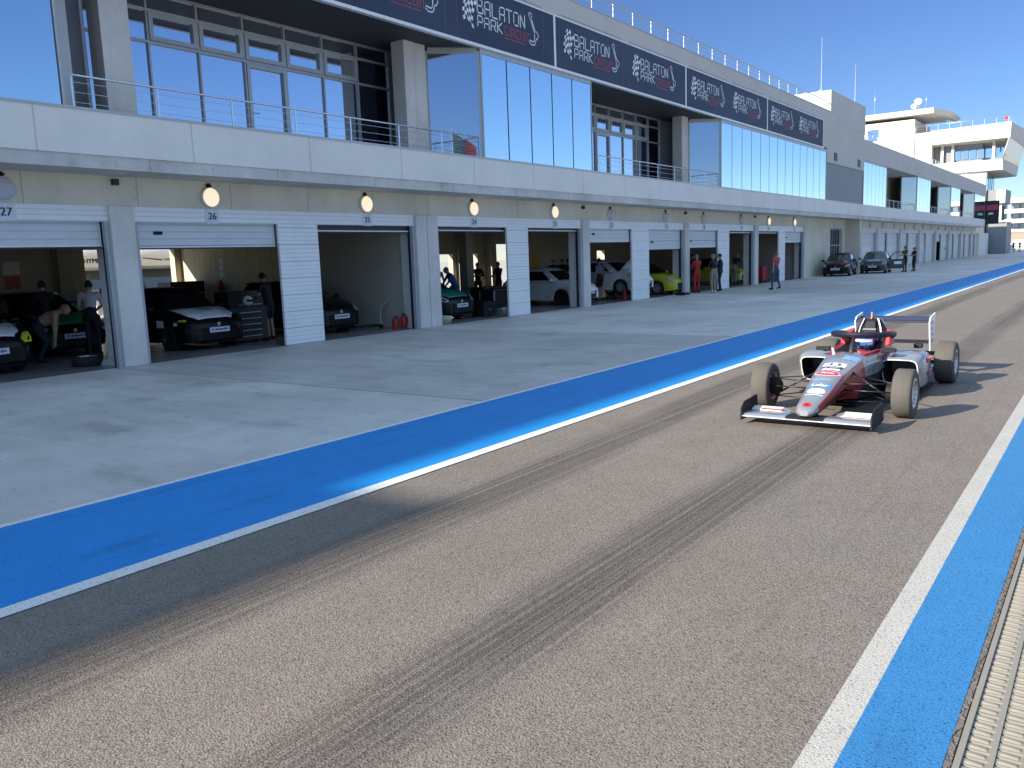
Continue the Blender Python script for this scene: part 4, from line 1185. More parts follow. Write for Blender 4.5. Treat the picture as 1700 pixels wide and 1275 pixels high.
def script(x0, txt, size, m, o, bold=0, sq=1.0):
    vs, fs = text_mesh(txt, size)
    r = []
    for dx in ((0,) if not bold else (-bold, bold)):
        for f in fs: r.append((x0, [((vs[i][0] + dx) * sq, vs[i][1]) for i in f], m, o + (.0004 if dx > 0 else 0)))
    return r
LB = mat('pale_blue_print', (.03, .22, .62), .45); RD = mat('bright_red_print', (.55, .03, .04), .45); WH = M['print']
decal('number_decal', [WH, M['ink']], strip(-.085, -.125, .125, -.055, .065, 0, .003) + script(-.085, '13', .105, 1, .005, .004, 1.5))
decal('sponsor_decal', [M['ink'], WH], strip(.015, -.115, .115, -.018, .018, 0, .003) + script(.015, 'LP TARGET', .034, 1, .005, .001))
decal('sponsor_decal', [WH, RD], strip(.075, -.095, .095, -.024, .024, 0, .003) + script(.075, 'avia', .034, 1, .005))
decal('oval_decal', [WH, RD], oval(.20, .142, .068, 0, .003) + oval(.20, .132, .060, 1, .0045) + script(.20, 'Anna', .07, 0, .006, .002))
decal('sponsor_decal', [LB, WH], strip(.50, -.118, .118, -.036, .036, 0, .003) + script(.50, 'Lolar', .075, 1, .005, .003, 1.15))
decal('oval_decal', [WH, silver], oval(.635, .098, .060, 0, .003) + [q for k in range(7) for q in strip(.625, -.052 + k * .016, -.045 + k * .016, -.036 + .004 * abs(k - 3), .012 - .006 * abs(k - 3), 1, .0045, 1)] + strip(.655, -.06, .06, -.012, -.007, 1, .0046, 2) + strip(.725, -.095, .095, -.006, .006, 0, .003))
b = MB()
decal('nose_decal', [RD, M['ink']], oval(.965, .050, .042, 0, .004) + [(.965, [(-.03, .018), (.03, .022), (.03, .010), (-.03, .006)], 1, .0055), (.965, [(-.028, -.022), (-.006, .002), (.004, .002), (-.016, -.024)], 1, .0055), (.965, [(.028, -.022), (.006, .002), (-.004, .002), (.016, -.024)], 1, .0056)])
decal('cowl_patch', [mat('sky_blue_print', (.16, .36, .66), .35)], strip(-.38, .02, .19, -.07, .10, 0, .003))
decal('nose_stripe', [mat('sky_blue_print', (.16, .36, .66), .35)], strip(.36, -.12, .08, -.012, .012, 0, .003))
# airbox mouth and camera fin
b = MB(); b.hexa([(-1.70, -.085, .72), (-1.70, .085, .72), (-1.80, .085, .72), (-1.80, -.085, .72), (-1.765, -.06, .905), (-1.765, .06, .905), (-1.83, .06, .905), (-1.83, -.06, .905)]); b.build('airbox_inlet', carbon, FC, bevel=.01)
b = MB()
for s in (1, -1): b.tube([(-1.70, s * .15, .66), (-1.76, s * .125, .82), (-1.80, s * .085, .935)], .011, 6)
b.tube([(-1.71, -.08, .80), (-1.71, .08, .80)], .012, 6)
b.build('roll_hoop', silver, FC)
b = MB(); b.hexa([(-1.80, -.011, .93), (-1.80, .011, .93), (-1.92, .011, .93), (-1.92, -.011, .93), (-1.82, -.009, 1.02), (-1.82, .009, 1.02), (-1.88, .009, 1.01), (-1.88, -.009, 1.01)]); b.build('camera_fin', mat('orange_fin', (.22, .10, .08), .5), FC)
b = MB(); b.box(-1.72, -1.62, -.13, .13, .655, .735); b.build('headrest', mat('blue_headrest', (.10, .16, .36), .6), FC, bevel=.02)
# sidepods
for s in (1, -1):
    b = MB(); prof = []
    for x, y0, y1, z0, z1, sk in ((-1.06, .285, .70, .17, .50, .16), (-1.12, .28, .735, .14, .535, .14), (-1.3, .27, .755, .11, .56, .05), (-1.7, .25, .74, .09, .55, 0), (-2.1, .20, .62, .09, .48, 0), (-2.42, .14, .40, .10, .36, 0)):
        r = []
        n = 20
        cy, cz, hy, hz = (y0 + y1) / 2, (z0 + z1) / 2, (y1 - y0) / 2, (z1 - z0) / 2
        for k in range(n):
            a = 2 * PI * k / n; ca, sa = math.cos(a), math.sin(a); e = .42
            yy = cy + hy * math.copysign(abs(ca) ** e, ca); zz = cz + hz * math.copysign(abs(sa) ** e, sa)
            r.append((x - sk * (z1 - zz) / (z1 - z0) + 0, s * yy, zz))
        prof.append(r)
    c0 = prof[0]; cc = [sum(p[i] for p in c0) / 20 for i in range(3)]
    inner = [tuple(cc[i] + (p[i] - cc[i]) * (.94 if i else 1) for i in range(3)) for p in c0]
    deep = [(p[0] - .35, cc[1] + (p[1] - cc[1]) * .8, cc[2] + (p[2] - cc[2]) * .8) for p in inner]
    b.loft([deep, inner, c0] + prof[1:], mf=lambda i, k: 1 if i == 0 else (2 if i == 1 else 0))
    b.build('sidepod', [silver, carbon, M['white']], FC, sharp=50)
    b = MB(); b.hexa([(-1.9, s * .66, .04), (-2.42, s * .60, .04), (-2.42, s * .58, .04), (-1.9, s * .64, .04), (-1.86, s * .70, .16), (-2.38, s * .66, .30), (-2.38, s * .645, .30), (-1.86, s * .685, .16)]); b.build('floor_vane', silver, FC)
    b = MB(); b.tube([(-.98, s * .27, .60), (-.99, s * .36, .585), (-.985, s * .40, .60)], .008, 6); b.hexa([(-.97, s * .30, .595), (-1.03, s * .30, .60), (-1.03, s * .47, .60), (-.97, s * .47, .595), (-.97, s * .30, .645), (-1.03, s * .30, .645), (-1.03, s * .47, .64), (-.97, s * .47, .64)]); b.build('mirror', carbon, FC, bevel=.008)
    b = MB(); b.hexa([(-.62, s * .17, .585), (-1.02, s * .285, .60), (-1.02, s * .262, .60), (-.62, s * .15, .585), (-.66, s * .17, .60), (-1.0, s * .285, .63), (-1.0, s * .262, .63), (-.66, s * .15, .60)]); b.build('cockpit_lip', M['white'] if s < 0 else redp, FC)
    b = MB(); b.hexa([(-1.46, s * .30, .62), (-1.78, s * .30, .62), (-1.78, s * .22, .62), (-1.46, s * .24, .62), (-1.52, s * .295, .73), (-1.80, s * .25, .80), (-1.80, s * .19, .80), (-1.52, s * .25, .73)]); b.build('headrest_wing', mat('bright_red_pad', (.60, .03, .04), .5), FC, bevel=.01)
b = MB(); b.box(-1.98, -1.90, .50, .60, .55, .61); b.build('transponder_box', carbon, FC, bevel=.01)
b = MB()
for zc, sz in ((.47, .035), (.30, .02)):
    for k in range(3): b.hexa([(-1.36 - k * .09, .755, zc - sz), (-1.40 - k * .09, .752, zc - sz), (-1.44 - k * .09, .752, zc + sz), (-1.38 - k * .09, .756, zc + sz)] + [(-1.36 - k * .09, .762, zc - sz), (-1.40 - k * .09, .759, zc - sz), (-1.44 - k * .09, .759, zc + sz), (-1.38 - k * .09, .763, zc + sz)])
b.build('pod_sticker', RD, FC)
b = MB(); b.hexa([(-.35, -.18, .025), (-2.9, -.45, .025), (-2.9, .45, .025), (-.35, .18, .025), (-.35, -.18, .045), (-2.9, -.45, .045), (-2.9, .45, .045), (-.35, .18, .045)]); b.hexa([(-1.0, -.68, .03), (-2.4, -.68, .03), (-2.4, .68, .03), (-1.0, .68, .03), (-1.0, -.68, .048), (-2.4, -.68, .048), (-2.4, .68, .048), (-1.0, .68, .048)]); b.build('floor', carbon, FC)
# halo
b = MB()
b.tube([(-.80, 0, .58), (-.83, 0, .68), (-.93, 0, .775), (-1.02, 0, .79)], [.030, .026, .026, .028], 8, flat=.6)
hp = []
for k in range(13):
    a = -PI / 2 + PI * k / 12
    hp.append((-1.28 + .32 * math.cos(a), .325 * math.sin(a), .785 + .012 * math.cos(a)))
hp = [(-1.80, -.24, .70), (-1.62, -.315, .755)] + hp + [(-1.62, .315, .755), (-1.80, .24, .70)]
b.tube(hp, .037, 8)
b.build('halo', mat('dark_navy_halo', (.012, .012, .026), .5, spec=.3), FC)
# front wing
def foil(x0, x1, z0, z1, th, n=8):
    """closed aerofoil section from leading edge x0,z0 to trailing edge x1,z1"""
    up_, lo_ = [], []
    for k in range(n + 1):
        u = k / n; c_ = 4 * th * (math.sqrt(u) - u) * 1.1 * .5 + .0015
        x = x0 + (x1 - x0) * u; z = z0 + (z1 - z0) * u ** 1.6
        up_.append((x, z + c_)); lo_.append((x, z - c_ * .6))
    return up_ + lo_[::-1]
b = MB()
f = foil(1.075, .80, .085, .105, .05)
b.loft([[(x, y, z) for x, z in f] for y in (-.665, -.2, .2, .665)], mf=lambda i, k: 2 if i == 1 else 0)
b.tube([(1.074, -.664, .086), (1.074, .664, .086)], .006, 6, 1); b.build('front_wing', [silver, M['white'], carbon], FC, sharp=60)
for s in (1, -1):
    f = foil(.80, .69, .112, .142, .022)
    b = MB(); b.loft([[(x, s * y, z - (.03 if y < .3 else 0)) for x, z in f] for y in (.24, .33, .655)], mf=lambda i, k: 0 if i else 1); b.build('front_flap', [mat('cream_white_flap', (.72, .71, .66), .4), silver], FC, sharp=60)
    b = MB(); b.prism([(1.09, s * .665, .045), (1.085, s * .665, .17), (.98, s * .665, .235), (.60, s * .665, .255), (.56, s * .665, .06), (.75, s * .665, .04)], (0, s * .014, 0)); b.build('wing_endplate', carbon, FC)
    b = MB(); b.hexa([(1.0, s * .05, .095), (.78, s * .05, .10), (.78, s * .065, .10), (1.0, s * .065, .095), (.98, s * .06, .15), (.76, s * .075, .18), (.76, s * .09, .18), (.98, s * .075, .15)]); b.build('wing_pylon', carbon, FC)
b = MB(); b.poly([(.80, -.55, .128), (.80, -.30, .128), (.76, -.30, .131), (.76, -.55, .131)]); b.build('wing_print', RD, FC)
# rear wing
b = MB(); f = foil(-3.02, -3.28, .795, .822, .045); b.loft([[(x, y, z) for x, z in f] for y in (-.485, .485)]); b.build('rear_wing', mat('dark_blue_grey_wing', (.022, .025, .055), .35), FC, sharp=60)
b = MB(); f = foil(-3.27, -3.40, .826, .848, .02); b.loft([[(x, y, z) for x, z in f] for y in (-.485, .485)]); b.build('rear_flap', mat('dark_blue_grey_wing', (.022, .025, .055), .35), FC, sharp=60)
b = MB(); f = foil(-3.05, -3.25, .50, .52, .04); b.loft([[(x, y, z) for x, z in f] for y in (-.47, .47)]); b.build('rear_beam', carbon, FC, sharp=60)
b = MB(); f = foil(-2.95, -3.1, .36, .38, .05); b.loft([[(x, y, z) for x, z in f] for y in (-.62, .62)]); b.build('rear_crossbar', carbon, FC, sharp=60)
for s in (1, -1):
    b = MB(); b.prism([(-3.0, s * .485, .80), (-3.08, s * .485, .86), (-3.42, s * .485, .90), (-3.40, s * .485, .60), (-3.22, s * .485, .40), (-3.12, s * .485, .36)], (0, s * .016, 0))
    ep = b.build('rear_endplate', [M['white']], FC)
    b = MB()
    for k in range(4): b.hexa([(-3.10 - .02 * k, s * .502, .80 - k * .085), (-3.26, s * .502, .80 - k * .085), (-3.28, s * .502, .75 - k * .085), (-3.13 - .02 * k, s * .502, .75 - k * .085)] + [(-3.10 - .02 * k, s * .505, .80 - k * .085), (-3.26, s * .505, .80 - k * .085), (-3.28, s * .505, .75 - k * .085), (-3.13 - .02 * k, s * .505, .75 - k * .085)])
    b.build('endplate_print', silver, ep)
# suspension and wheels
for s in (1, -1):
    b = MB()
    for zi, zo, xa in ((.36, .36, .30), (.17, .15, .30)):
        b.tube([(.18, s * .17, zi), (.0, s * .66, zo)], .011, 6, flat=.6); b.tube([(-.42, s * .24, zi), (-.02, s * .66, zo)], .011, 6, flat=.6)
    b.tube([(-.12, s * .18, .46), (-.02, s * .64, .17)], .012, 6); b.tube([(.12, s * .16, .28), (.10, s * .66, .28)], .009, 6)
    b.build('front_wishbone', mat('dark_suspension_steel', (.03, .032, .036), .35, .5), FC)
    b = MB()
    for zi, zo in ((.38, .38), (.18, .15)):
        b.tube([(-2.35, s * .22, zi), (-2.74, s * .66, zo)], .012, 6, flat=.6); b.tube([(-2.95, s * .12, zi), (-2.78, s * .66, zo)], .012, 6, flat=.6)
    b.tube([(-2.5, s * .15, .45), (-2.76, s * .64, .17)], .012, 6); b.tube([(-2.9, s * .1, .25), (-2.76, s * .62, .27)], .03, 6)
    b.build('rear_wishbone', mat('dark_suspension_steel', (.03, .032, .036), .35, .5), FC)
    b = MB(); b.lathe([(.0, -.05), (.10, -.05), (.11, .02), (.06, .06), (0, .06)], (0, s * .64, .265), 'Y', 14); b.build('brake', carbon, FC)
    wheel(FC, (0, s * .775, .268), .268, .205, M['rim'], s, 12, slickm.mat, True, .63)
    wheel(FC, (-2.76, s * .765, .28), .28, .245, M['rim'], s, 12, slickm.mat, True, .60)
# the driver
DR = thing('person', 'driver in blue and white helmet sitting in the cockpit of the single seater', 'person', (-2.60, 9.80 + 1.44, .10), -PI / 2)
b = MB()
b.loft([[(x0 + rx * math.cos(a * PI / 6), ry * math.sin(a * PI / 6), z) for a in range(12)] for x0, rx, ry, z in ((.05, .13, .16, -.02), (.0, .13, .17, .15), (-.03, .12, .19, .30), (-.05, .10, .19, .38), (-.05, .07, .09, .42), (-.04, .055, .06, .46), (-.02, .09, .075, .52), (-.02, .08, .07, .60))])
for s in (1, -1): b.tube([(-.05, s * .18, .34), (.12, s * .21, .20), (.38, s * .12, .28), (.45, s * .12, .30)], [.055, .048, .04, .035], 8)
b.build('body', mat('white_race_suit', (.55, .56, .60), .7), DR)
b = MB(); R_ = .135
prof = []
for i in range(13):
    a = PI * i / 12
    prof.append([(-.02 + R_ * 1.05 * math.sin(a) * math.cos(k * PI / 10) * (1.0 if math.cos(k * PI / 10) < 0 else 1.06), R_ * .93 * math.sin(a) * math.sin(k * PI / 10), .545 + R_ * math.cos(a)) for k in range(20)])
def hm(i, k):
    if i < 3: return 1
    if i > 9: return 2
    if k in (0, 1, 18, 19, 2, 17) and i >= 8: return 3
    return 0 if (k + i) % 7 else 3
b.loft(prof, mf=hm)
hl = b.build('helmet', [mat('blue_helmet_shell', (.02, .06, .32), .15, coat=.8), mat('deep_blue_helmet_top', (.03, .05, .20), .15, coat=.8), carbon, mat('red_helmet_flash', (.45, .03, .05), .2)], DR)
b = MB()
vis = []
for zz, rr in ((.605, .985), (.575, 1.03), (.52, 1.05), (.495, 1.04)):
    vis.append([(-.02 + R_ * 1.12 * rr * math.cos(a), R_ * .96 * rr * math.sin(a), zz) for a in [(-1.05 + 2.1 * k / 10) for k in range(11)]])
b.loft(vis, closed=False, caps=False, mf=lambda i, k: 1 if i == 0 else 0)
vv = b.build('visor', [mat('mirrored_blue_visor', (.25, .45, .85), .05, .9), M['white']], hl)
# ------------------------------------------------------------------ people: one continuous skin each, coloured by the nearest limb
def solid(name, c, rough=.75): return mat(name, c, rough, var=.10, scale=14)
SKIN = solid('skin', (.42, .25, .17), .55)
HAIRD = solid('dark_hair', (.02, .015, .012)); HAIRG = solid('grey_hair', (.22, .20, .18)); HAIRB = solid('blond_hair', (.28, .20, .10))
C = dict(red=solid('red_cloth', (.40, .025, .03)), black=solid('black_cloth', (.010, .010, .012)), navy=solid('navy_cloth', (.015, .02, .045)), khaki=solid('khaki_cloth', (.26, .24, .20)),
         jeans=solid('blue_jeans', (.05, .085, .16)), grey=solid('blue_grey_cloth', (.16, .19, .25)), white=solid('white_cloth', (.55, .55, .56)), blue=solid('blue_overall', (.04, .11, .34)), pink=solid('faded_red_shirt', (.42, .07, .08)),
         olive=solid('olive_cloth', (.10, .09, .05)), brown=solid('brown_cloth', (.13, .06, .03)), shoe=solid('black_shoe', (.01, .01, .01)), wshoe=solid('white_shoe', (.60, .60, .60)), dkred=solid('maroon_cloth', (.07, .008, .012)))
def person(label, loc, rz, top, legs, shoes='shoe', sleeves='short', shorts=False, lean=0.0, arms='down', stride=0.0, crouch=0.0, hair=HAIRD, head_turn=0.0, h=1.76, group=None, cap=None, bare=False, twist=0.0, hairlong=False):
    k = h / 1.76
    t = thing('person', label, 'person', (loc[0], loc[1], loc[2] if len(loc) > 2 else .005), rz, group)
    V = Vector
    pz = .95 - crouch * .42
    pel = V((-crouch * .18, 0, pz))
    rot = Matrix.Rotation(lean, 3, 'Y') @ Matrix.Rotation(twist, 3, 'Z')
    def T(x, y, z): return pel + rot @ V((x, y, z - .95))
    waist, chest, neck, hd = T(0, 0, 1.10), T(.0, 0, 1.32), T(-.01, 0, 1.50), T(.03, 0, 1.64)
    J = {}
    for s, n in ((1, 'l'), (-1, 'r')):
        J['sh' + n] = T(-.01, s * .185, 1.44)
        a = arms if isinstance(arms, str) else arms[0 if s > 0 else 1]
        if a == 'down': e, w = T(-.03, s * .25, 1.15), T(.04, s * .265, .91)
        elif a == 'swing': e, w = T(-.10 * s, s * .25, 1.16), T(.06 - .14 * s, s * .25, .93)
        elif a == 'folded': e, w = T(.05, s * .27, 1.17), T(.22, -s * .02, 1.20 + .03 * s)
        elif a == 'front': e, w = T(.10, s * .24, 1.18), T(.32, s * .12, 1.14)
        elif a == 'hips': e, w = T(-.05, s * .36, 1.18), T(.05, s * .20, 1.02)
        elif a == 'reach': e, w = T(.24, s * .24, 1.28), T(.48, s * .18, 1.18)
        elif a == 'phone': e, w = T(.10, s * .22, 1.17), T(.28, s * .08, 1.30)
        elif a == 'low': e, w = T(.28, s * .22, 1.22), T(.50, s * .12, 1.05)
        J['el' + n], J['wr' + n] = e, w
        d = (w - e).normalized(); J['ha' + n] = w + d * .085
        J['hip' + n] = pel + V((0, s * .095, -.04))
        st = stride * s
        kx = .04 + st * .16 + crouch * .36
        kz = .50 + crouch * .04 if crouch < .2 else .46
        J['kn' + n] = V((kx + pel.x * .5, s * (.105 + crouch * .06), kz))
        ax = st * (.26 if s * stride > 0 else .30) - (0.05 if crouch > .2 else 0)
        lift = .07 if (st < 0 and abs(stride) > .3) else 0
        J['an' + n] = V((ax, s * .11, .085 + lift)); J['to' + n] = V((ax + .17, s * .135, .035 + lift * .3))
    segs = []
    def seg(a, b_, ra, rb, tag_, fl=1.0): segs.append((V(a), V(b_), ra, rb, tag_, fl))
    seg(pel + V((0, 0, -.06)), waist, .135, .125, 'hip'); seg(waist, chest, .125, .145, 'top'); seg(chest, neck + (chest - neck) * .25, .145, .085, 'top')
    seg(neck + (chest - neck) * .1, hd + (neck - hd) * .4, .058, .055, 'skin')
    for n in 'lr':
        seg(chest + (J['sh' + n] - chest) * .3, J['sh' + n], .11, .068, 'top')
        seg(J['sh' + n], J['el' + n], .060, .043, 'uarm'); seg(J['el' + n], J['wr' + n], .042, .030, 'farm')
        seg(J['wr' + n], J['ha' + n], .034, .038, 'skin')
        seg(pel + V((0, 0, -.04)), J['hip' + n], .12, .105, 'hip'); seg(J['hip' + n], J['kn' + n], .098, .062, 'thigh'); seg(J['kn' + n], J['an' + n], .060, .042, 'shin')
        seg(J['an' + n] + V((-.05, 0, -.03)), J['to' + n], .048, .040, 'shoe')
    b = MB()
    for a, c, ra, rb, tg, fl in segs:
        b.tube([a + (a - c).normalized() * ra * .35, a, a.lerp(c, .5), c, c + (c - a).normalized() * rb * .35], [ra * .7, ra, (ra + rb) * .5 * (1.04 if tg in ('thigh', 'shin', 'farm') else 1), rb, rb * .7], 10)
    # head with jaw, brow and nose
    hr = Matrix.Rotation(head_turn, 3, 'Z')
    hm = []
    for i in range(9):
        a = PI * i / 8; zz = math.cos(a); r = math.sin(a)
        ring = []
        for q in range(12):
            th = 2 * PI * q / 12; cx, cy = math.cos(th), math.sin(th)
            ring.append(hd + hr @ V(((.098 if cx > 0 else .100) * r * cx * (1 - .12 * max(0, -zz)) + .008, .076 * r * cy * (1 - .22 * max(0, -zz)), .118 * zz)))
        hm.append(ring)
    b.loft(hm)
    b.tube([hd + hr @ V((.095, 0, .015)), hd + hr @ V((.122, 0, -.025)), hd + hr @ V((.09, 0, -.035))], [.010, .016, .010], 6)
    for s in (1, -1): b.ball(hd + hr @ V((-.005, s * .08, -.005)), .022, 6, 0, (.8, .5, 1.3))
    me = bpy.data.meshes.new('tmp'); me.from_pydata(b.v, [], b.f); me.update()
    bm = bmesh.new(); bm.from_mesh(me); bmesh.ops.remove_doubles(bm, verts=bm.verts, dist=1e-4); bmesh.ops.recalc_face_normals(bm, faces=bm.faces); bm.to_mesh(me); bm.free()
    o = bpy.data.objects.new('tmp', me); COL.objects.link(o)
    md = o.modifiers.new('r', 'REMESH'); md.mode = 'VOXEL'; md.voxel_size = .022
    ms = o.modifiers.new('s', 'SMOOTH'); ms.iterations = 2; ms.factor = .5
    dg = bpy.context.evaluated_depsgraph_get(); dg.update()
    m2 = bpy.data.meshes.new_from_object(o.evaluated_get(dg))
    vs = [v.co.copy() for v in m2.vertices]; fs = [tuple(p.vertices) for p in m2.polygons]
    bpy.data.objects.remove(o); bpy.data.meshes.remove(me); bpy.data.meshes.remove(m2)
    mats = [SKIN, C[top], C[legs], C[shoes], solid('dark_eye', (.02, .015, .012))]
    def which(p):
        if (p - hd).length < .135 and p.z > neck.z - .35 * abs(lean): 
            q = hr.inverted() @ (p - hd)
            return 0
        best, bt, bu = 9, 'top', 0
        for a, c, ra, rb, tg, fl in segs:
            d = c - a; u = max(0, min(1, (p - a).dot(d) / d.length_squared)); r = (p - (a + d * u)).length - (ra + (rb - ra) * u)
            if r < best: best, bt, bu = r, tg, u
        if bt == 'skin': return 0
        if bt == 'top': return 0 if bare else 1
        if bt == 'uarm': return 0 if bare or (sleeves == 'none') or (sleeves == 'short' and bu > .72) else 1
        if bt == 'farm': return 1 if sleeves == 'long' else 0
        if bt == 'hip': return 2
        if bt == 'thigh': return 2 if not (shorts and bu > .86) else 0
        if bt == 'shin': return 0 if shorts else 2
        return 3
    out = MB(); out.v = [tuple(v * k) for v in vs]
    for f in fs:
        c = sum((vs[i] for i in f), Vector()) / len(f)
        out.f.append(f); out.m.append(which(c)); out.sm.append(True)
    # fingers and thumb, curled, rooted in each palm
    for n, s in (('l', 1), ('r', -1)):
        w, hnd = J['wr' + n], J['ha' + n]
        d = (hnd - w).normalized(); side = d.cross(V((0, 0, 1)) if abs(d.z) < .8 else V((1, 0, 0))).normalized(); pal = d.cross(side).normalized()
        for q, L in enumerate((.066, .078, .074, .058)):
            p0 = hnd + side * (-.027 + q * .018); p1 = p0 + d * L * .5 + pal * .008; p2 = p1 + d * L * .4 + pal * .028
            out.tube([x * k for x in (p0, p1, p2)], [.009, .008, .006], 5)
        p0 = w + d * .03 + side * -.03
        out.tube([x * k for x in (p0, p0 + side * -.022 + d * .03, p0 + side * -.018 + d * .06 + pal * .015)], [.011, .009, .007], 5)
    for s in (1, -1):
        out.ball(k * (hd + hr @ V((.094, s * .032, .018))), .010 * k, 6, 4)
    bo = out.build('body', mats, t, fix=False)
    b = MB(); top_ = []
    for i in range(6):
        a = (PI * .58 if not hairlong else PI * .8) * i / 5; zz = math.cos(a); r = math.sin(a)
        ring = []
        for q in range(12):
            th = 2 * PI * q / 12; cx, cy = math.cos(th), math.sin(th)
            zc = zz if cx < .3 else max(zz, .35)
            rr = r if cx < .3 else min(r, .96)
            ring.append(k * (hd + hr @ V((.112 * rr * cx - .004, .088 * rr * cy, .13 * zc))))
        top_.append(ring)
    b.loft(top_, caps=False)
    if cap:
        q = [hd + hr @ V((.08 + .075 * (1 - abs(a) / 1.2) , .07 * a, .055)) for a in (-1, -.5, 0, .5, 1)]
        b.loft([[k * (x + V((0, 0, dz))) for x in q] for dz in (0, .012)], closed=False, caps=False)
    b.build('cap' if cap else 'hair', cap or hair, t)
    return t
PM = math.radians
person('man in a red racing suit standing before the number 20 garage', (-15.9, 36.65), PM(150), 'red', 'red', sleeves='long', arms='front', hair=HAIRG, head_turn=-.3)
person('man in black top and khaki shorts with white shoes, seen from behind', (-15.07, 36.60), PM(165), 'black', 'khaki', 'wshoe', 'long', True, arms='front', hair=HAIRG)
person('man in dark overalls with folded arms leaning by the white panel', (-15.40, 38.2), PM(-150), 'navy', 'navy', sleeves='long', arms='folded', hair=HAIRD, stride=.15)
person('man in red polo shirt and blue jeans walking towards the garages', (-13.0, 39.0), PM(155), 'pink', 'jeans', arms='swing', stride=.45, hair=HAIRG, cap=C['brown'])
person('man in black t-shirt and shorts working at the black cabinet in garage 26', (-18.0, 13.98), PM(-160), 'black', 'black', 'shoe', 'short', True, arms='front', lean=.15)
person('man in blue grey shirt and black shorts beside the white car in garage 22', (-17.75, 30.85), PM(170), 'grey', 'black', 'shoe', 'short', True, arms='down', hair=HAIRD)
person('bare chested man bending down between the cars in garage 27', (-19.0, 8.62, .005), PM(60), 'brown', 'navy', lean=1.05, arms='low', bare=True, crouch=.35, hair=HAIRB)
person('man in white and red jacket seen from behind in garage 27', (-19.1, 9.85), PM(150), 'white', 'black', sleeves='long', arms='front', lean=.25)
person('man in dark cap and black jacket deep in garage 27', (-20.2, 9.35), PM(170), 'black', 'black', sleeves='long', arms='front', cap=C['black'])
person('man in black hoodie standing behind the leftmost black car', (-20.2, 8.15), PM(-30), 'black', 'black', sleeves='long', arms='folded')
person('man in olive jacket standing before the camper windscreen', (-23.2, 12.55), PM(150), 'olive', 'black', sleeves='long', arms='front')
person('person in white shirt behind the car in garage 24', (-21.2, 24.4), PM(-60), 'white', 'navy', sleeves='long', arms='down')
person('person in blue overalls bending over the car in garage 24', (-19.4, 23.35), PM(-120), 'blue', 'blue', sleeves='long', arms='reach', lean=.5, hair=HAIRG)
person('dark figure standing in front of the bright doorway of garage 24', (-23.0, 29.2), PM(-30), 'black', 'black', sleeves='long', arms='folded')
person('person in maroon jumper standing by the black tables in garage 24', (-22.4, 29.95), PM(-100), 'dkred', 'black', sleeves='long', arms='front')
person('dark figure at the back left behind the white car in garage 23', (-23.0, 35.3), PM(-40), 'navy', 'navy', sleeves='long', arms='front')
person('dark haired figure in the middle behind the white car in garage 23', (-22.4, 35.25), PM(-60), 'black', 'black', sleeves='long', arms='folded')
person('figure in dark jacket to the right behind the white car in garage 23', (-22.0, 35.2), PM(170), 'navy', 'khaki', sleeves='long', arms='front')
person('man in dark clothes leaning over the yellow car in garage 19', (-17.3, 44.92), PM(70), 'black', 'khaki', sleeves='short', arms='reach', lean=.35, hair=HAIRG)
person('dark figure inside garage 20 behind the man in red', (-17.6, 40.0), PM(-60), 'black', 'navy', sleeves='short', arms='folded')
person('man in olive shirt standing behind the open door of the grey car', (-12.05, 63.1), PM(-130), 'olive', 'black', sleeves='short', arms='front')
person('woman with dark hair in black beside the man at the grey car', (-11.75, 64.6), PM(-140), 'black', 'black', sleeves='short', arms='front', hairlong=True, h=1.66)
person('woman in brown top looking at a phone by the open far garage door', (-16.55, 107.2), PM(-30), 'brown', 'black', sleeves='short', arms='phone', hairlong=True, h=1.72)
person('distant person in red jacket standing at the end of the pit lane', (-14.6, 163.6), PM(-60), 'red', 'black', sleeves='long', arms='front')
person('distant person in dark green standing at the end of the pit lane', (-13.5, 161.1), PM(-120), 'olive', 'black', sleeves='long', arms='front')
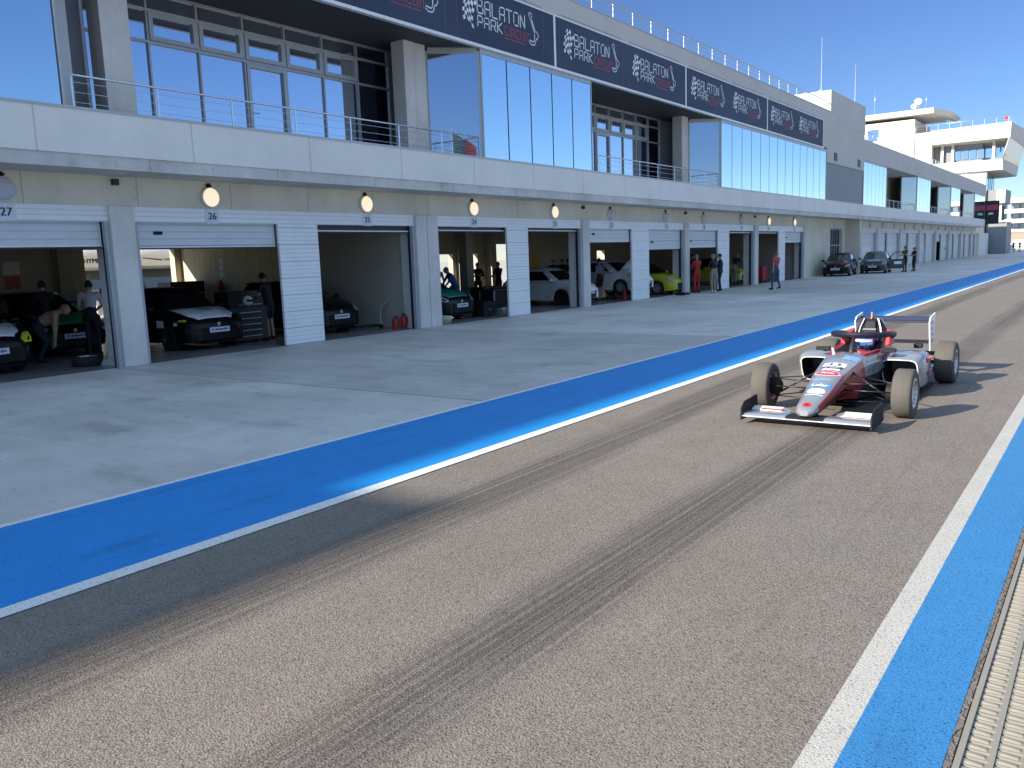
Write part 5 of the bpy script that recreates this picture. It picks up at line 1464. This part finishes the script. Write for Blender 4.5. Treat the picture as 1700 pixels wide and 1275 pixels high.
# ------------------------------------------------------------------ loose things in and around the garages
def camper(label, loc, txt, ry, over, group='camper vans behind the garages'):
    """front of a motorhome, facing +x: overcab, raked windscreen, short bonnet"""
    t = thing('camper_van', label, 'camper van', (loc[0], loc[1], 0), 0, group)
    w = ry
    b = MB(); prof = []
    for x, z0, z1, ww in ((-5.8, .55, 2.7, w - .1), (-5.6, .45, 2.85, w), (-.9, .45, 2.95, w), (-.3, 1.95, 2.95, w), (.15, 2.02, 2.78, w - .04), (.34, 2.12, 2.55, w - .14)):
        r = []
        for k in range(20):
            a = 2 * PI * k / 20; ca, sa = math.cos(a), math.sin(a); e = .36
            r.append((x, ww * math.copysign(abs(ca) ** e, ca), (z0 + z1) / 2 + (z1 - z0) / 2 * math.copysign(abs(sa) ** e, sa)))
        prof.append(r)
    b.loft(prof); b.build('body', mat('camper_shell', (.78, .78, .77), .35), t)
    b = MB(); b.hexa([(-.8, -w + .12, .4), (1.25, -w + .2, .4), (1.25, w - .2, .4), (-.8, w - .12, .4), (-.8, -w + .12, 1.32), (1.05, -w + .28, 1.12), (1.05, w - .28, 1.12), (-.8, w - .12, 1.32)]); b.build('cab', mat('camper_shell', (.78, .78, .77), .35), t, bevel=.06)
    b = MB(); b.hexa([(-.2, -w + .16, 1.26), (.62, -w + .28, 1.20), (.62, w - .28, 1.20), (-.2, w - .16, 1.26), (-.2, -w + .26, 1.98), (-.02, -w + .36, 1.98), (-.02, w - .36, 1.98), (-.2, w - .26, 1.98)]); b.build('windscreen', M['carglass'], t)
    b = MB(); b.box(1.2, 1.28, -w + .5, w - .5, .75, 1.0); b.build('grille', M['black'], t)
    for s in (1, -1):
        b = MB(); b.box(1.12, 1.22, s * (w - .34), s * (w - .55), .78, .98); b.build('headlight', M['lens'], t)
    b = MB(); add_text(b, txt[0], txt[1], (.345, txt[2], 2.34), (0, 1, 0), (0, 0, 1), 0, .012)
    if over: b.hexa([(.33, -.75, 2.40), (.35, -.75, 2.42), (.355, .05, 2.33), (.345, .05, 2.31), (.33, -.75, 2.425), (.35, -.75, 2.44), (.355, .05, 2.36), (.345, .05, 2.345)])
    b.build('lettering', M['ink'], t)
    for x in (.55, -4.0):
        for s in (1, -1): wheel(t, (x, s * (w - .2), .33), .33, .21, M['rim'], s)
    return t
camper('white camper van seen through the left of the pillar in garage 27', (-30.6, 16.22), ('HYMER', .24, -.30), 1.05, False)
camper('white camper van with overcab seen through garage 26', (-30.9, 18.75), ('CHAUSSON', .13, .48), 1.12, True)
# loose wheel lying flat, white sack
t = thing('wheel', 'loose wheel lying flat on the floor at the garage 27 entrance', 'wheel', (-17.25, 8.72, .105), 0)
e = wheel(t, (0, 0, 0), .30, .20, M['rim'], 1); e.rotation_euler = (PI / 2, 0, 0)
b = MB(); random.seed(5)
secs = []
for i in range(6):
    a = PI * i / 5 * .5; secs.append([(-17.0 + (.26 * math.cos(a) + random.uniform(-.02, .02)) * math.cos(q * PI / 6), 9.02 + (.17 * math.cos(a) + random.uniform(-.02, .02)) * math.sin(q * PI / 6), .006 + .15 * math.sin(a)) for q in range(12)])
b.loft(secs); o = b.build('sack', mat('pale_plastic_bag', (.45, .46, .48), .5)); tag(o, 'crumpled pale plastic bag beside the loose wheel and the pillar', 'bag')
# cabinet, boxes and helmet in garage 26
def cabinet(label, x, y, w, d, h, m, name='tool_cabinet', drawers=5, group=None):
    t = thing(name, label, 'cabinet', (x, y, .006), 0, group)
    b = MB(); b.box(-d / 2, d / 2, -w / 2, w / 2, .08, h); b.build('case', m, t, bevel=.012)
    for k in range(drawers):
        z = .12 + (h - .18) * k / drawers
        q = MB(); q.box(d / 2, d / 2 + .015, -w / 2 + .03, w / 2 - .03, z, z + (h - .18) / drawers - .02); dr_ = q.build('drawer', m, t)
        q = MB(); q.box(d / 2 + .015, d / 2 + .03, -w * .3, w * .3, z + .06, z + .075); q.build('handle', M['frame'], dr_)
    for sx in (-1, 1):
        for sy in (-1, 1):
            q = MB(); q.lathe([(0, -.02), (.04, -.02), (.04, .02), (0, .02)], (sx * (d / 2 - .08), sy * (w / 2 - .08), .04), 'Y', 10); q.build('castor', M['black'], t)
    return t
DK = mat('dark_cabinet_paint', (.012, .014, .018), .5)
cabinet('low black tool cabinet with a white helmet on top in garage 26', -17.95, 13.15, 1.05, .5, .92, DK)
cabinet('taller black cabinet behind the low one in garage 26', -19.0, 13.9, 1.3, .6, 1.28, DK, drawers=3)
def helmet(label, loc, m=M['white']):
    t = thing('helmet', label, 'helmet', loc, 0, None)
    b = MB(); b.ball((0, 0, .13), .135, 16, 0, (1.06, .92, 1)); b.build('shell', m, t)
    b = MB(); b.loft([[(.02 + .135 * math.cos(a) * 1.02, .128 * math.sin(a), z) for a in [(-1 + 2 * q / 8) for q in range(9)]] for z in (.11, .17)], closed=False, caps=False); b.build('visor', M['black'], t)
helmet('white helmet resting on the low black tool cabinet', (-17.95, 13.3, .93))
helmet('pale helmet on the dark shelf in garage 27', (-21.6, 10.25, 1.22))
t = thing('shelf', 'dark work shelf with a pale helmet in garage 27', 'shelf', (-21.7, 10.3, .006), 0)
b = MB(); b.box(-.3, .3, -.9, .9, 1.17, 1.21); b.build('board', DK, t)
for sy in (-1, 1):
    b = MB(); b.box(-.28, .28, sy * .88 - .02, sy * .88 + .02, 0, 1.17); b.build('leg', DK, t)
t = thing('notice_sheet', 'red and white notice on the back wall of garage 27', 'notice', (XB + .02, 12.0, 1.6), 0)
b = MB(); b.box(0, .01, -.25, .25, .35, .75); b.build('sheet', M['print'], t)
b = MB(); b.box(0, .012, -.22, .22, -.1, .3); b.build('sheet', M['redplastic'], t)
def stack(label, x, y, pieces, group=None):
    t = thing('box_stack', label, 'boxes', (x, y, .006), 0, group)
    for (a0, a1, c0, c1, z0, z1) in pieces:
        b = MB(); b.box(a0, a1, c0, c1, z0, z1); b.build('box', DK, t, bevel=.015)
    return t
def case(label, x, y, d, w, h, m=DK, group=None, name='flight_case'):
    t = thing(name, label, 'case', (x, y, .006), 0, group)
    b = MB(); b.box(-d / 2, d / 2, -w / 2, w / 2, 0.02, h * .72); b.build('case', m, t, bevel=.012)
    b = MB(); b.box(-d / 2 - .004, d / 2 + .004, -w / 2 - .004, w / 2 + .004, h * .73, h); b.build('lid', m, t, bevel=.012)
    b = MB(); b.box(d / 2, d / 2 + .02, -.08, .08, h * .45, h * .5); b.build('handle', M['frame'], t)
    return t
case('tall black case against the back wall pillar behind garage 26', -26.6, 17.0, .8, 1.3, 1.5)
case('black bin with a pale rim at the right of garage 24', -17.15, 22.0 + .05, .5, .62, .50)
def table(label, x, y, w, d, h=.75, group=None):
    t = thing('work_table', label, 'table', (x, y, .006), 0, group)
    b = MB(); b.box(-d / 2, d / 2, -w / 2, w / 2, h - .04, h); b.build('table_top', DK, t)
    b = MB(); b.box(-d / 2 + .02, d / 2 - .02, -w / 2 + .02, w / 2 - .02, .12, h - .06); b.build('cloth', mat('black_table_skirt', (.01, .01, .011), .8), t)
    for sx in (-1, 1):
        for sy in (-1, 1):
            q = MB(); q.box(sx * (d / 2 - .03) - .02, sx * (d / 2 - .03) + .02, sy * (w / 2 - .03) - .02, sy * (w / 2 - .03) + .02, 0, h - .04); q.build('leg', M['frame'], t)
    return t
table('black skirted work table in the middle of garage 24', -19.4, 25.3, 1.5, .8, .86)
table('second black work table, nearer the right side of garage 24', -18.5, 24.4, .9, .7, .80)
# steering bar trolley and extinguishers in garage 25
t = thing('tow_bar', 'low steel tow bar trolley with upright handle on the floor of garage 25', 'trolley', (-17.45, 17.0, .006), 0)
b = MB(); b.tube([(-.25, -.62, .09), (.05, .45, .09)], .03, 8); b.tube([(-.29, -.50, .12), (.0, .40, .12)], .018, 6); b.build('bar', DK, t)
b = MB(); b.tube([(.05, .45, .06), (.02, .47, .40), (.04, .50, .62), (.05, .70, .70)], .018, 6); b.tube([(.04, .42, .64), (.06, .86, .78)], .018, 6); b.build('handle', M['frame'], t)
for yy in (-.6, .44):
    b = MB(); b.lathe([(0, -.03), (.06, -.03), (.06, .03), (0, .03)], (0.05 if yy > 0 else -.25, yy, .06), 'X', 12); b.build('caster', M['black'], t)
def extinguisher(label, loc, m=M['redplastic'], hh=.46):
    t = thing('fire_extinguisher', label, 'fire extinguisher', loc, 0, None)
    b = MB(); b.lathe([(0, 0), (.085, 0), (.09, .02), (.09, hh * .72), (.07, hh * .82), (.03, hh * .86), (.025, hh * .92), (0, hh * .92)], (0, 0, 0), 'Z', 18); b.build('cylinder', m, t)
    b = MB(); b.box(-.02, .09, -.015, .015, hh * .90, hh * .94); b.box(-.02, .10, -.015, .015, hh * .97, hh * 1.0); b.box(-.03, .01, -.018, .018, hh * .86, hh); b.build('handle', M['black'], t)
    b = MB(); b.tube([(.02, .03, hh * .9), (.08, .08, hh * .7), (.07, .09, hh * .3)], .012, 6); b.build('hose', M['black'], t)
    return t
extinguisher('squat red fire extinguisher on the floor of garage 25', (-16.78, 17.40, .006), hh=.36)
extinguisher('taller red fire extinguisher next to the door jamb of garage 25', (-16.66, 17.62, .006), hh=.42)
extinguisher('red fire extinguisher hung on the pale panelled wall in garage 26', (-25.4, 17.74, 1.0), hh=.5)
for k, z in enumerate((1.62, 1.86, 2.08)):
    b = MB(); b.box(-25.5, -25.3, 17.835, 17.845, z, z + .16); o = b.build('safety_sign', M['print']); tag(o, ['lowest of three small white safety signs above the wall extinguisher', 'middle of three small white safety signs above the wall extinguisher', 'topmost of three small white safety signs above the wall extinguisher'][k], 'sign', 'safety signs')
# yellow cupboard, red trolley, cone, tray, sack truck
t = thing('cupboard', 'tall yellow cupboard at the left edge of garage 23', 'cupboard', (-23.4, 33.65, .006), 0)
YL = mat('yellow_locker', (.50, .34, .03), .5)
b = MB(); b.box(-.35, .35, -.6, .6, 0, 2.05); b.build('case', YL, t, bevel=.02)
for sy in (-.3, .3):
    b = MB(); b.box(.35, .37, sy - .28, sy + .28, .08, 1.98); d_ = b.build('door', YL, t)
    b = MB(); b.box(.37, .39, sy * .2 - .012, sy * .2 + .012, .95, 1.15); b.build('handle', M['black'], d_)
RC = mat('red_tool_trolley', (.36, .025, .035), .4)
cabinet('red tool trolley at the mouth of garage 18', -17.0, 48.35, .85, .5, .92, RC)
b = MB(); b.lathe([(.0, .004), (.19, .004), (.19, .03), (.13, .035), (.025, .52), (0, .52)], (-16.75, 31.2, 0.006), 'Z', 18); o = b.build('traffic_cone', M['redplastic']); tag(o, 'red cone at the right jamb of garage 22', 'cone')
t = thing('drip_tray', 'black drip tray on the ground outside garage 21', 'tray', (-15.75, 34.75, .004), .1)
b = MB()
for q in ((-.2, .2, -.4, .4, 0, .02), (-.2, -.18, -.4, .4, .02, .10), (.18, .2, -.4, .4, .02, .10), (-.18, .18, -.4, -.38, .02, .10), (-.18, .18, .38, .4, .02, .10)): b.box(*q)
b.build('tray', M['black'], t)
t = thing('sack_truck', 'upright sack truck standing inside garage 17', 'sack truck', (-17.0, 52.0, .006), 0)
b = MB(); b.tube([(0, -.2, .1), (0, -.2, 1.15), (-.08, -.2, 1.28), (-.08, .2, 1.28), (0, .2, 1.15), (0, .2, .1)], .022, 6)
for z in (.35, .65, .95): b.tube([(0, -.2, z), (0, .2, z)], .016, 6)
b.build('frame', DK, t)
b = MB(); b.box(0, .28, -.22, .22, .03, .045); b.build('toe_plate', DK, t)
for s in (1, -1):
    b = MB(); b.lathe([(0, -.03), (.12, -.03), (.12, .03), (0, .03)], (-.08, s * .26, .12), 'Y', 16); b.build('wheel', M['black'], t)
# stands under the jacked car
for k, (x, y) in enumerate(((-17.15, 31.85), (-17.15, 32.85), (-19.6, 31.85), (-19.6, 32.85))):
    b = MB(); b.hexa([(x - .1, y - .1, .006), (x + .1, y - .1, .006), (x + .1, y + .1, .006), (x - .1, y + .1, .006), (x - .03, y - .03, .40), (x + .03, y - .03, .40), (x + .03, y + .03, .40), (x - .03, y + .03, .40)])
    o = b.build('axle_stand', M['redplastic']); tag(o, 'axle stand under the raised white car in garage 22', 'axle stand', 'axle stands')
# ------------------------------------------------------------------ far end: green quad, white vans, pale vehicles
def van(label, x, y, rz, m, group='white vans at the far end'):
    t = thing('white_van', label, 'van', (x, y, -.01), rz, group)
    b = MB(); b.loft([[(px, sy * w, pz) for sy, pz in ((-1, z0), (-1, (z0 + z1) / 2), (-.88, z1), (.88, z1), (1, (z0 + z1) / 2), (1, z0))] for px, w, z0, z1 in ((-2.4, .85, .4, 1.9), (-2.3, .92, .35, 2.0), (1.0, .92, .3, 2.0), (1.7, .88, .3, 1.25), (2.35, .82, .35, 1.0), (2.45, .75, .45, .85))], smooth=False); b.build('body', m, t)
    b = MB(); b.hexa([(1.06, -.8, 1.85), (1.62, -.8, 1.3), (1.62, .8, 1.3), (1.06, .8, 1.85), (1.1, -.8, 1.89), (1.66, -.8, 1.34), (1.66, .8, 1.34), (1.1, .8, 1.89)]); b.build('windscreen', M['carglass'], t)
    for px in (1.6, -1.5):
        for s in (1, -1): wheel(t, (px, s * .8, .33), .33, .2, M['rim'], s)
van('distant white van parked beyond the end of the pit lane, nearer the wall', -19.5, 190, PM(20), M['white'])
van('distant white van parked beyond the end of the pit lane, behind the person in red', -16.2, 196, PM(160), M['white'])
q_ = thing('quad_bike', 'green quad bike parked at the far end of the pit wall', 'quad bike', (-16.5, 152, 0), -PI / 2 + .2)
GQ = mat('green_quad_plastic', (.10, .28, .04), .5)
b = MB(); b.hexa([(-.8, -.35, .5), (.9, -.3, .55), (.9, .3, .55), (-.8, .35, .5), (-.8, -.45, .85), (.75, -.42, .95), (.75, .42, .95), (-.8, .45, .85)]); b.build('body', GQ, q_, bevel=.05)
b = MB(); b.box(-.6, .1, -.18, .18, .88, 1.02); b.build('seat', M['black'], q_, bevel=.05)
b = MB(); b.tube([(.5, 0, .9), (.35, 0, 1.15), (.3, -.38, 1.18)], .03, 6); b.tube([(.35, 0, 1.15), (.3, .38, 1.18)], .03, 6); b.build('handlebar', M['black'], q_)
for px in (.62, -.62):
    for s in (1, -1): wheel(q_, (px, s * .48, .3), .3, .24, M['rimdark'], s)
# flag behind the photographer, mirrored in the glass bay
fl = thing('flag', 'green and red flag on a tall pole, mirrored in the glass bay', 'flag', (7.0, .4, 0), PM(50))
b = MB(); b.tube([(0, 0, 0), (0, 0, 10.2)], [.06, .03], 8); b.build('pole', M['steel'], fl)
fg = [mat('grey_green_cloth', (.16, .22, .17), .8), mat('flag_red_cloth', (.50, .07, .06), .8)]
b = MB()
b.loft([[(.0 + k * .13, -.22 * math.sin(k * .55) - k * .10, z - k * .07) for z in (10.0, 9.2, 8.4)] for k in range(13)], closed=False, caps=False, mf=lambda i, k: 0 if i < 6 else 1); b.build('cloth', fg, fl)
